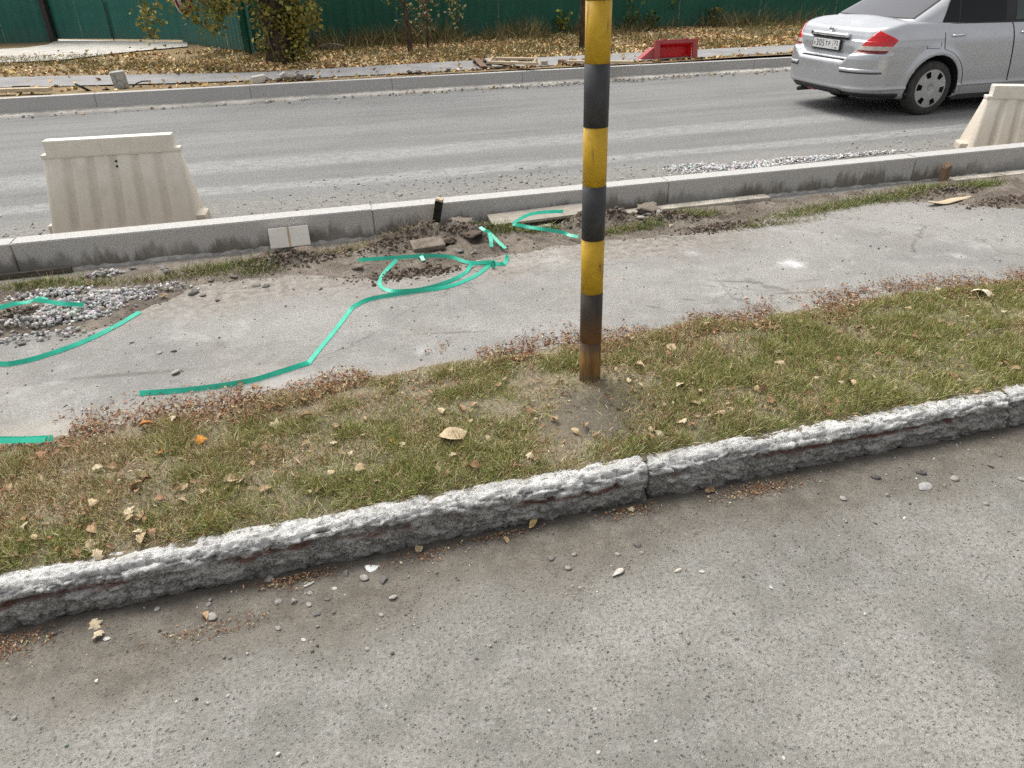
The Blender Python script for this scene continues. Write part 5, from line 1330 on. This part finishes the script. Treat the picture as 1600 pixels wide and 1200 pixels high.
# ================================================================== silver saloon car
def car():
    root = empty('car', (7.50, 8.73, 0.))
    HW = .8475
    # paint
    m, nt, b = mk('silver_paint')
    fl = noise(nt, obc(nt), 900, 2, .5); dn = noise(nt, obc(nt), 3, 5, .65)
    xyz = sep(nt, G(nt, 'TexCoord').outputs['Object'])
    base = mix(nt, rng(nt, fl, .3, .7), (.43, .44, .46), (.53, .54, .56))
    road_dust = rng(nt, mth(nt, 'ADD', xyz[2], mth(nt, 'MULTIPLY', dn, .35)), .75, .3)
    base = mix(nt, mth(nt, 'MULTIPLY', road_dust, .35), base, (.42, .40, .37))
    setc(nt, b, base)
    b.inputs['Metallic'].default_value = .55
    nt.links.new(rng(nt, mth(nt, 'ADD', dn, mth(nt, 'MULTIPLY', road_dust, .4)), .3, 1., .26, .5), b.inputs['Roughness'])
    b.inputs['Coat Weight'].default_value = .3; b.inputs['Coat Roughness'].default_value = .1
    paint = m
    black = plain('black_trim', (.02, .02, .021), .55, .2, 20.)
    well = plain('wheel_well', (.012, .012, .012), .95, .2, 20.)
    tyre_m = plain('dusty_tyre', (.050, .048, .044), .9, .25, 14., bumpk=.3)
    hub_m = plain('grey_hubcap', (.40, .40, .39), .45, .12, 10., metal=.35)
    chrome = plain('chrome', (.75, .75, .76), .12, .03, 5., metal=1.)
    def glass_m(name, c, r_, spec):
        g, nt, b = mk(name); setc(nt, b, c); b.inputs['Roughness'].default_value = r_; b.inputs['Specular IOR Level'].default_value = spec; b.inputs['Coat Weight'].default_value = 0.
        bump(nt, b, noise(nt, obc(nt), 1.2, 2, .5), .02, .02); return g
    gdark = glass_m('tinted_glass', (.010, .011, .012), .06, .18); grear = glass_m('rear_glass', (.05, .05, .058), .07, 1.)
    gdark2 = glass_m('green_tint_glass', (.012, .03, .024), .05, .6)
    def lens(name, c):
        g, nt, b = mk(name); n = noise(nt, obc(nt), 30, 3, .5)
        setc(nt, b, mix(nt, rng(nt, n, .3, .7), tuple(x*.75 for x in c), c)); b.inputs['Roughness'].default_value = .12; b.inputs['Coat Weight'].default_value = .25; b.inputs['Coat Roughness'].default_value = .03; return g
    red = lens('red_lens', (.62, .006, .010)); dred = lens('dark_red_lens', (.24, .012, .022)); clear = lens('clear_lens', (.55, .50, .44))
    # ---- lower body: stacked plan outlines
    def ztop(x): return np.interp(x, [-1.0, -.82, -.5, -.2, .2, 1.2, 2.0, 2.35, 3.0, 3.45], [.965, .99, 1.045, 1.045, 1.03, 1.015, 1.0, .99, .90, .76])
    def zlow(x): return np.interp(x, [-1.0, -.5, -.3, 0.4, 2.2, 3.0, 3.45], [.235, .215, .20, .185, .185, .2, .24])
    ZN = np.array([.185, .22, .28, .315, .335, .36, .50, .66, .70, .725, .74, .80, .86, .93, .98, 1.0, 1.015])
    WN = np.array([.77, .80, .818, .826, .836, .828, .842, .8475, .8475, .847, .847, .845, .838, .820, .800, .785, .765])
    XR = np.array([-.78, -.86, -.93, -.955, -.958, -.955, -.965, -.962, -.955, -.93, -.875, -.862, -.85, -.835, -.82, -.808, -.79])-.08
    XF = np.array([3.25, 3.32, 3.40, 3.43, 3.44, 3.445, 3.45, 3.43, 3.42, 3.41, 3.40, 3.36, 3.30, 3.22, 3.15, 3.1, 3.05])
    def outline(z):
        w_ = np.interp(z, ZN, WN); xr = np.interp(z, ZN, XR); xf = np.interp(z, ZN, XF)
        rc = np.interp(z, [.2, .70, .76, 1.0], [.36, .36, .28, .25]); bow = .07
        y1 = np.linspace(0, w_-rc, 26)
        def xrv(z, y): return np.interp(z+.085*float(sstep(.56, .40, y))*float(sstep(.46, .58, z))*float(sstep(.80, .70, z)), ZN, XR)
        a = np.linspace(0, np.pi/2, 22)[1:]
        rx, ry = rc, rc
        rear = [(xrv(z, y)+bow*(y/w_)**2, y) for y in y1]
        x0 = xr+bow*((w_-rc)/w_)**2
        sl = 2*bow*(w_-rc)/w_**2
        rear += [(x0+sl*rc*np.sin(t)*.6+rx*(1-np.cos(t)), w_-rc+ry*np.sin(t)) for t in a]
        xs_, rf = rear[-1][0], .42
        bf = .22
        xe = xf-bf-rf
        side = [(x, w_) for x in np.linspace(xs_, xe, 150)[1:-1]]
        front = [(xe+rf*np.sin(t), w_-rf*(1-np.cos(t))) for t in np.linspace(0, np.pi/2, 14)[:-1]]
        yy = w_-rf
        front += [(xf-bf*(y/yy)**2, y) for y in np.linspace(yy, 0, 12)]
        return np.array(rear+side+front)
    def lift(xy, z):
        """nominal height -> true height under the car's sloping top and bottom line"""
        zt = ztop(xy[:, 0]); zl = zlow(xy[:, 0]); t = (z-.185)/(1.015-.185)
        hi = np.where(z > .86, z+(zt-1.015)*sstep(.80, 1.015, np.full(len(xy), z)), z)
        hi = np.where(xy[:, 0] > 2.2, zl+(zt-zl)*t, hi)
        return np.where(z < .34, zl+(z-.185)*(.34-zl)/(.34-.185), hi)
    def flare(xy, z, zr):
        y = xy[:, 1].copy()
        for hx in (0., 2.6):
            d = np.hypot(xy[:, 0]-hx, zr-.31)
            y = y+.022*np.exp(-((d-.40)/.055)**2)*(y > .6)
        return y
    levels = np.unique(np.concatenate([ZN, np.linspace(.185, 1.015, 44)]))
    half = []
    for z in levels:
        xy = outline(z); zr = lift(xy, z); y = flare(xy, z, zr)
        half.append(np.stack([xy[:, 0], y, zr], 1))
    H_ = np.array(half)                                  # level, perimeter, 3
    top = H_[-1]
    caps = []
    for t in (.04, .12, .3, .6, .9, 1.):
        c = top.copy(); c[:, 1] = top[:, 1]*(1-t)
        xm = np.clip(top[:, 0], -.70, 2.95); c[:, 0] = top[:, 0]+(xm-top[:, 0])*min(1, t*1.2)
        c[:, 2] = ztop(c[:, 0])+.045*(1-(1-t)**2)*np.clip((c[:, 0]+.95)/.4, .25, 1)+np.where(c[:, 0] > 2.3, .03*t, 0); caps.append(c)
    bot = H_[0].copy(); bots = []
    for t in (1., .5): 
        c = bot.copy(); c[:, 1] = bot[:, 1]*(1-t); bots.append(c)
    rows = np.array(bots+list(H_)+caps)
    full = np.concatenate([rows, rows[:, ::-1][:, 1:-1]*np.array([1, -1, 1])], 1)
    me = surf('body', full.transpose(1, 0, 2), True, True)
    bm = bmesh.new(); bm.from_mesh(me); bmesh.ops.remove_doubles(bm, verts=bm.verts, dist=.0004); bmesh.ops.recalc_face_normals(bm, faces=bm.faces); bm.to_mesh(me); bm.free()
    for p in me.polygons: p.use_smooth = True
    body = link('body', me, [paint, well], root)
    # wheel arches: faces inside the arch go, the rim is drawn onto a true circle
    RA = .374
    bm = bmesh.new(); bm.from_mesh(me)
    def arch_r(v):
        return min((math.hypot(v.co.x-hx, v.co.z-.315), hx) for hx in (0., 2.6))
    dele = []
    for f in bm.faces:
        out = [v for v in f.verts if abs(v.co.y) > .6]
        if len(out) >= 2 and all(arch_r(v)[0] < RA for v in out): dele.append(f)
    bmesh.ops.delete(bm, geom=dele, context='FACES')
    for v in bm.verts:
        if abs(v.co.y) > .6:
            r, hx = arch_r(v)
            if r < RA and r > .05:
                k = RA/r; v.co.x = hx+(v.co.x-hx)*k; v.co.z = .315+(v.co.z-.315)*k
    bm.to_mesh(me); bm.free()
    for hx in (0., 2.6):
        for s in (-1, 1):
            a_ = np.linspace(R(-12), R(192), 40)
            P = np.stack([np.stack([hx+np.cos(a_)*r, np.full(40, s*y), .315+np.sin(a_)*r], -1) for r, y in ((.0, .50), (.376, .50), (.376, .80), (.375, .846))], 1)
            link('wheel_well', surf('wheel_well', P), well, root)
    # ---- surface patches
    OUT = {}
    def side_y(x, z):
        """outer half width of the body side at x, z (door area)"""
        xy = np.stack([np.atleast_1d(x), np.interp(np.atleast_1d(z), ZN, WN)], 1)
        y = xy[:, 1].copy()
        for hx in (0., 2.6):
            d = np.hypot(xy[:, 0]-hx, np.atleast_1d(z)-.31); y = y+.022*np.exp(-((d-.40)/.055)**2)
        return y
    def per(q, z):
        """point on the rear/side outline at arc length q from the rear centre (signed) and height z"""
        o = outline(z); d = np.r_[0, np.cumsum(np.hypot(*np.diff(o, axis=0).T))]
        x = np.interp(abs(q), d, o[:, 0]); y = np.interp(abs(q), d, o[:, 1])
        t = 1e-3
        x2 = np.interp(abs(q)+t, d, o[:, 0]); y2 = np.interp(abs(q)+t, d, o[:, 1])
        tx, ty = x2-x, y2-y; L = math.hypot(tx, ty)+1e-9
        nx, ny = -ty/L, tx/L
        if nx*(-1)+ny < 0 and q != 0: pass
        zz = float(lift(np.array([[x, y]]), z)[0])
        s = 1 if q >= 0 else -1
        return np.array([x, y*s, zz]), np.array([nx, ny*s, 0.])
    def patch(name, quad, mat_, off=.008, n=14, m=10, keep=None, parent=root):
        """bilinear patch in (q, z) laid on the body with a rounded rim"""
        a, b_, c, d = [np.array(p, float) for p in quad]     # bl, tl, tr, br
        P = np.zeros((n+1, m+1, 3))
        for i in range(n+1):
            u = i/n
            for j in range(m+1):
                v = j/m
                qz = (a*(1-u)+d*u)*(1-v)+(b_*(1-u)+c*u)*v
                p, nn = per(qz[0], qz[1])
                rim = 0 if i in (0, n) or j in (0, m) else 1
                P[i, j] = p+nn*(off*rim+(-.004)*(1-rim))
        me = surf(name, P)
        if keep is not None:
            bm = bmesh.new(); bm.from_mesh(me)
            bmesh.ops.delete(bm, geom=[f for f in bm.faces if not keep(f.calc_center_median().z)], context='FACES'); bm.to_mesh(me); bm.free()
        return link(name, me, mat_, parent)
    # sides: near side is -y in world (camera side)
    for s in (-1, 1):
        tlp = empty('tail_light'); tlp.parent = root
        quad = [(s*.53, .728), (s*.72, .998), (s*1.0, .870), (s*.905, .733)]
        patch('lens_red', quad, red, .012, 30, 60, lambda z: z > .808, tlp)
        patch('lens_clear', quad, clear, .0125, 30, 60, lambda z: .764 < z <= .808, tlp)
        patch('lens_dark_red', quad, dred, .012, 30, 60, lambda z: z <= .764, tlp)
    # door panels, seams, handles
    def door(s, xl, xr_, name='door'):
        zs = np.linspace(.345, 1.0, 30)
        P = np.zeros((20, 30, 3))
        for j, z in enumerate(zs):
            a = xl(z); c = xr_(z); xs_ = np.linspace(a, c, 20)
            P[:, j, 0] = xs_; P[:, j, 1] = s*(side_y(xs_, np.full(20, z))+.0025); P[:, j, 2] = z
        d = link(name, surf(name, P), paint, root)
        gap = []
        for edge in (0, 19):
            e = P[edge]; k = np.array([.0035, 0, 0]); o_ = np.array([0, s*.0015, 0])
            link('gap', surf('gap', np.stack([e-k+o_, e+k+o_], 0), False), black, d)
        return d
    def arch_x(z, r=.435, hx=0.):
        return hx+math.sqrt(max(0, r*r-(z-.31)**2))
    rear_l = lambda z: max(.03+(1.0-z)*.10, arch_x(z)) if z < .745 else .03+(1.0-z)*.10
    rear_r = lambda z: 1.02+(1.0-z)*.17
    front_l = lambda z: 1.03+(1.0-z)*.17
    front_r = lambda z: 2.02+(1.0-z)*.08
    for s in (-1, 1):
        d1 = door(s, rear_l, rear_r); d2 = door(s, front_l, front_r)
        for d, hx in ((d1, .13), (d2, 1.14)):
            y = float(side_y(hx+.1, .90)[0])
            MB().tube([(hx, s*(y-.005), .892), (hx+.03, s*(y+.028), .896), (hx+.10, s*(y+.034), .899), (hx+.17, s*(y+.028), .899), (hx+.20, s*(y-.005), .896)], [.012, .013, .015, .013, .012], 10).build('handle', chrome, d)
            MB().box((hx+.05, s*(y+.001), .888), (.075, .006, .034), bevel=.002).build('handle_recess', black, d)
    # fuel flap on the near side rear wing
    fx0, fx1, fz0, fz1 = -.20, .0, .765, .935
    def wing(x, z): return float(side_y(x, z)[0])
    loop = [(-.20, .78), (-.19, .765), (-.02, .765), (.0, .78), (.0, .92), (-.02, .935), (-.19, .935), (-.20, .92), (-.20, .78)]
    strip = np.array([[[x+dx, -(wing(x, z)+.002), z+dz] for (dx, dz) in ((-.003, -.003), (.003, .003))] for x, z in loop])
    link('fuel_flap_gap', surf('fuel_flap_gap', strip, False), black, root)
    # ---- cabin
    ZC = np.array([.97, 1.03, 1.10, 1.20, 1.30, 1.40, 1.46, 1.495, 1.515])
    CW = np.array([.775, .768, .752, .722, .688, .645, .600, .53, .42])
    CR = np.array([-.56, -.50, -.37, -.17, .03, .25, .42, .60, .80])
    CF = np.array([2.45, 2.36, 2.24, 2.06, 1.88, 1.68, 1.52, 1.36, 1.2])
    def cab(z):
        w_ = np.interp(z, ZC, CW); xr = np.interp(z, ZC, CR); xf = np.interp(z, ZC, CF); rc = .20
        bow = .08; y1 = np.linspace(0, w_-rc, 12)
        o = [(xr+bow*(y/w_)**2, y) for y in y1]
        x0 = xr+bow*((w_-rc)/w_)**2
        o += [(x0+rc*1.25*(1-np.cos(t)), w_-rc+rc*np.sin(t)) for t in np.linspace(0, np.pi/2, 12)[1:]]
        xe = xf-.35
        o += [(x, w_) for x in np.linspace(o[-1][0], xe, 40)[1:-1]]
        o += [(xe+.22*np.sin(t), w_-.2*(1-np.cos(t))) for t in np.linspace(0, np.pi/2, 10)[:-1]]
        o += [(xe+.22+.13*(1-(y/(w_-.2))**2), y) for y in np.linspace(w_-.2, 0, 10)]
        return np.array(o)
    zs = np.unique(np.concatenate([ZC, np.linspace(.97, 1.515, 26)]))
    rows = [np.concatenate([cab(z), np.full((len(cab(z)), 1), z)], 1) for z in zs]
    for t in (.35, .7, 1.):
        c = rows[len(zs)-1].copy(); c[:, 1] *= (1-t); c[:, 2] = 1.515+.018*(1-(1-t)**2); rows.append(c)
    rows = np.array(rows)
    full = np.concatenate([rows, rows[:, ::-1][:, 1:-1]*np.array([1, -1, 1])], 1)
    me = surf('cabin', full.transpose(1, 0, 2), True, True)
    bm = bmesh.new(); bm.from_mesh(me); bmesh.ops.recalc_face_normals(bm, faces=bm.faces); bm.to_mesh(me); bm.free()
    link('cabin', me, paint, root)
    def cabw(z): return np.interp(z, ZC, CW)
    def side_glass(s, xl, xr_, z0, z1, mat_, name, off=.004, curve=0):
        P = np.zeros((13, 13, 3))
        for j, z in enumerate(np.linspace(z0, z1, 13)):
            xs_ = np.linspace(xl(z), xr_(z), 13)
            P[:, j] = np.stack([xs_, np.full(13, s*(cabw(z)+off)), np.full(13, z)], 1)
        return link(name, surf(name, P), mat_, root)
    for s in (-1, 1):
        side_glass(s, lambda z: .0+(z-1.02)*.45+max(0, z-1.33)*2.0, lambda z: 2.2-(z-1.02)*1.75, 1.018, 1.43, black, 'window_surround', .002)
        side_glass(s, lambda z: .02+(z-1.03)*.45+max(0, z-1.32)*2.0, lambda z: .245, 1.03, 1.405, gdark, 'quarter_window')
        side_glass(s, lambda z: .27+max(0, z-1.38)*1.5, lambda z: .93, 1.03, 1.415, gdark, 'window')
        side_glass(s, lambda z: 1.08, lambda z: 2.08-(z-1.03)*1.75, 1.03, 1.415, gdark2, 'window')
        MB().tube([(-.08, s*(cabw(1.02)+.006), 1.014), (1.0, s*(cabw(1.02)+.010), 1.014), (2.2, s*(cabw(1.02)+.004), 1.012)], .009, 8).build('window_trim', black, root)
        MB().box((1.98, s*.90, 1.06), (.10, .18, .12), bevel=.03).build('wing_mirror', paint, root)
    # rear window and windscreen
    def end_glass(front, name, mat_, z0, z1, inset, off=.005):
        n = 21; P = np.zeros((n, 13, 3))
        for j, z in enumerate(np.linspace(z0, z1, 13)):
            w_ = cabw(z); o = cab(z)
            yy = np.linspace(-(w_-inset), w_-inset, n)
            k = np.argsort(o[:, 1])
            if not front:
                oo = o[:23]; x = np.interp(np.abs(yy), oo[:, 1], oo[:, 0])-off
            else:
                oo = o[-19:][::-1]; x = np.interp(np.abs(yy), oo[:, 1], oo[:, 0])+off
            P[:, j] = np.stack([x, yy, np.full(n, z+.002)], 1)
        return link(name, surf(name, P), mat_, root)
    end_glass(False, 'rear_window_surround', black, 1.075, 1.475, .075, .003)
    end_glass(False, 'rear_window', grear, 1.085, 1.465, .092, .0065)
    end_glass(True, 'windscreen', gdark, 1.06, 1.46, .09, .006)
    # ---- boot lid furniture
    def rear_x(y, z): return np.interp(z+.085*float(sstep(.56, .40, abs(y)))*float(sstep(.46, .58, z))*float(sstep(.80, .70, z)), ZN, XR)+.07*(y/.84)**2
    def boot_strip(name, y0, y1, z0, z1, off, mat_, n=13, parent=root, bev=.004):
        ys = np.linspace(y0, y1, n)
        F_ = []
        for y in ys:
            xa, xb = rear_x(y, z0), rear_x(y, z1)
            F_.append([(xa+.01, y, z0), (xa-off, y, z0), (xb-off, y, z1), (xb+.01, y, z1), (xa+.01, y, z0)])
        me = surf(name, np.array(F_), False)
        bm = bmesh.new(); bm.from_mesh(me); bmesh.ops.remove_doubles(bm, verts=bm.verts, dist=1e-4); bmesh.ops.holes_fill(bm, edges=bm.edges, sides=6); bmesh.ops.recalc_face_normals(bm, faces=bm.faces); bm.to_mesh(me); bm.free()
        return link(name, me, mat_, parent)
    # plate recess, plate, chrome bar
    boot_strip('boot_gap', -.42, .42, .640, .649, .003, black)
    boot_strip('plate_recess', -.31, .31, .70, .862, .002, plain('recess_grey', (.34, .35, .36), .5, .1), bev=0)
    pm_ = plain('plate_white', (.66, .66, .65), .45, .06, 30.)
    px = -.955
    plate = MB().box((0, 0, 0), (.018, .545, .135), bevel=.004).build('plate_frame', black, root, (px, .0, .785))
    pw = MB().box((0, 0, 0), (.006, .515, .108), bevel=.002).build('number_plate', pm_, root, (px-.011, .0, .788))
    for ch, yy, ss in (('x', .225, .075), ('3', .170, .105), ('0', .112, .105), ('5', .054, .105), ('T', -.012, .075), ('P', -.068, .075)): text('character', ch, ss, M['ink'], pw, (-.0036, yy, 0), (R(90), 0, R(-90)), .0006)
    for ch, yy in (('7', -.175), ('2', -.217)): text('character', ch, .070, M['ink'], pw, (-.0036, yy, .018), (R(90), 0, R(-90)), .0006)
    text('country_code', 'RUS', .028, M['ink'], pw, (-.0036, -.195, -.036), (R(90), 0, R(-90)), .0006)
    MB().box((-.0036, -.135, 0), (.001, .003, .10)).build('divider', M['ink'], pw)
    boot_strip('chrome_bar', -.36, .36, .878, .918, .034, chrome)
    boot_strip('chrome_bar_lip', -.345, .345, .862, .876, .022, black)
    em = empty('emblem', (rear_x(0, .955)-.006, 0, .955)); em.parent = root
    th = np.linspace(0, 2*np.pi, 25)
    rg = np.stack([np.stack([th*0+x, np.cos(th)*r, np.sin(th)*r], -1) for r, x in ((.024, 0), (.026, -.008), (.033, -.008), (.035, 0))], 1)
    link('ring', surf('ring', rg, False), chrome, em)
    MB().box((-.006, 0, 0), (.008, .082, .016), bevel=.002).build('bar', chrome, em)
    # bumper: lower black valance, two rub strips, fog lamp, exhaust
    for s in (-1, 1):
        P = []
        for q in np.linspace(.42, .95, 14):
            row = []
            for z, o_ in ((.522, -.004), (.528, .014), (.552, .016), (.562, -.004)):
                p, nn = per(s*q, z); row.append(p+nn*o_)
            P.append(row)
        link('rub_strip', surf('rub_strip', np.array(P)), paint, root)
        P2 = [[per(s*q, z)[0]+per(s*q, z)[1]*.003 for z in (.508, .522)] for q in np.linspace(.42, .95, 14)]
        link('rub_strip_gap', surf('rub_strip_gap', np.array(P2)), black, root)
        P3 = []
        for q in np.linspace(-.01, 1.42, 30):
            P3.append([per(s*q, z)[0]+per(s*q, z)[1]*o_ for z, o_ in ((.186, -.03), (.19, .008), (.225, .012), (.262, .010), (.272, -.006))])
        link('valance', surf('valance', np.array(P3)), black, root)
    MB().box((-.975, .12, .262), (.02, .16, .045), bevel=.004).build('fog_lamp', dred, root)
    MB().tube([(-1.0, .38, .215), (-.5, .38, .22)], .026, 16).build('exhaust', black, root)
    boot_strip('lower_grille', -.45, .50, .245, .30, .004, black)
    # sills
    for s in (-1, 1):
        MB().box((1.3, s*.775, .19), (1.86, .05, .07), bevel=.012).build('sill', black, root)
    MB().box((1.3, 0, .2), (3.3, 1.0, .03)).build('floor_pan', well, root)
    for s in (-1, 1):
        MB().box((3.30, s*.55, .66), (.22, .34, .13), (0, 0, R(-s*14)), bevel=.03).build('headlight', clear, root)
    MB().box((3.40, 0, .56), (.08, .8, .14), bevel=.02).build('grille', black, root)
    # ---- wheels
    def lathe(prof, n=56):
        a = np.linspace(0, 2*np.pi, n, endpoint=False)
        return np.stack([np.stack([np.cos(a)*r, np.full(n, y), np.sin(a)*r], -1) for r, y in prof], 1)
    tyre_me = surf('tyre', lathe([(.195, -.06), (.20, -.088), (.235, -.097), (.275, -.095), (.300, -.080), (.3095, -.055), (.311, 0), (.3095, .055), (.300, .08), (.275, .095), (.235, .097), (.2, .088), (.195, .06)]), True, True)
    tyre_me.materials.append(tyre_m)
    # hubcap with six slots: polar grid with cells left open
    na, rs = 96, [0, .02, .03, .034, .06, .09, .115, .127, .139, .151, .163, .175, .187, .197, .204]
    yv = [-.083, -.083, -.081, -.087, -.089, -.090, -.090, -.089, -.088, -.087, -.086, -.085, -.084, -.083, -.072]
    V = []; F = []
    for i, (r, y) in enumerate(zip(rs, yv)):
        for j in range(na):
            t = 2*np.pi*j/na; V.append((r*np.cos(t), y, r*np.sin(t)))
    for i in range(len(rs)-1):
        for j in range(na):
            ph = (j+.5) % 16
            if .118 < (rs[i]+rs[i+1])/2 < .180 and (ph < 3.2 or ph > 12.8): continue
            F.append((i*na+j, i*na+(j+1) % na, (i+1)*na+(j+1) % na, (i+1)*na+j))
    hub_me = np_mesh('hubcap', np.array(V), np.array(F), smooth=True); hub_me.materials.append(hub_m)
    rim_me = surf('rim', lathe([(.01, -.060), (.19, -.060), (.203, -.07)]), True, True); rim_me.materials.append(well)
    for hx in (0., 2.6):
        for s in (-1, 1):
            wh = empty('wheel', (hx, s*.742, .311)); wh.parent = root; wh.rotation_euler = (0, random.uniform(0, 1), 0 if s < 0 else math.pi)
            link('tyre', tyre_me, None, wh); hb_ = link('hubcap', hub_me, None, wh); hb_.scale = (1.14, 1.10, 1.14); link('rim', rim_me, None, wh)
    tag(root, 'silver four-door saloon car seen from behind, driving right on the road', 'car')
    return root
car()
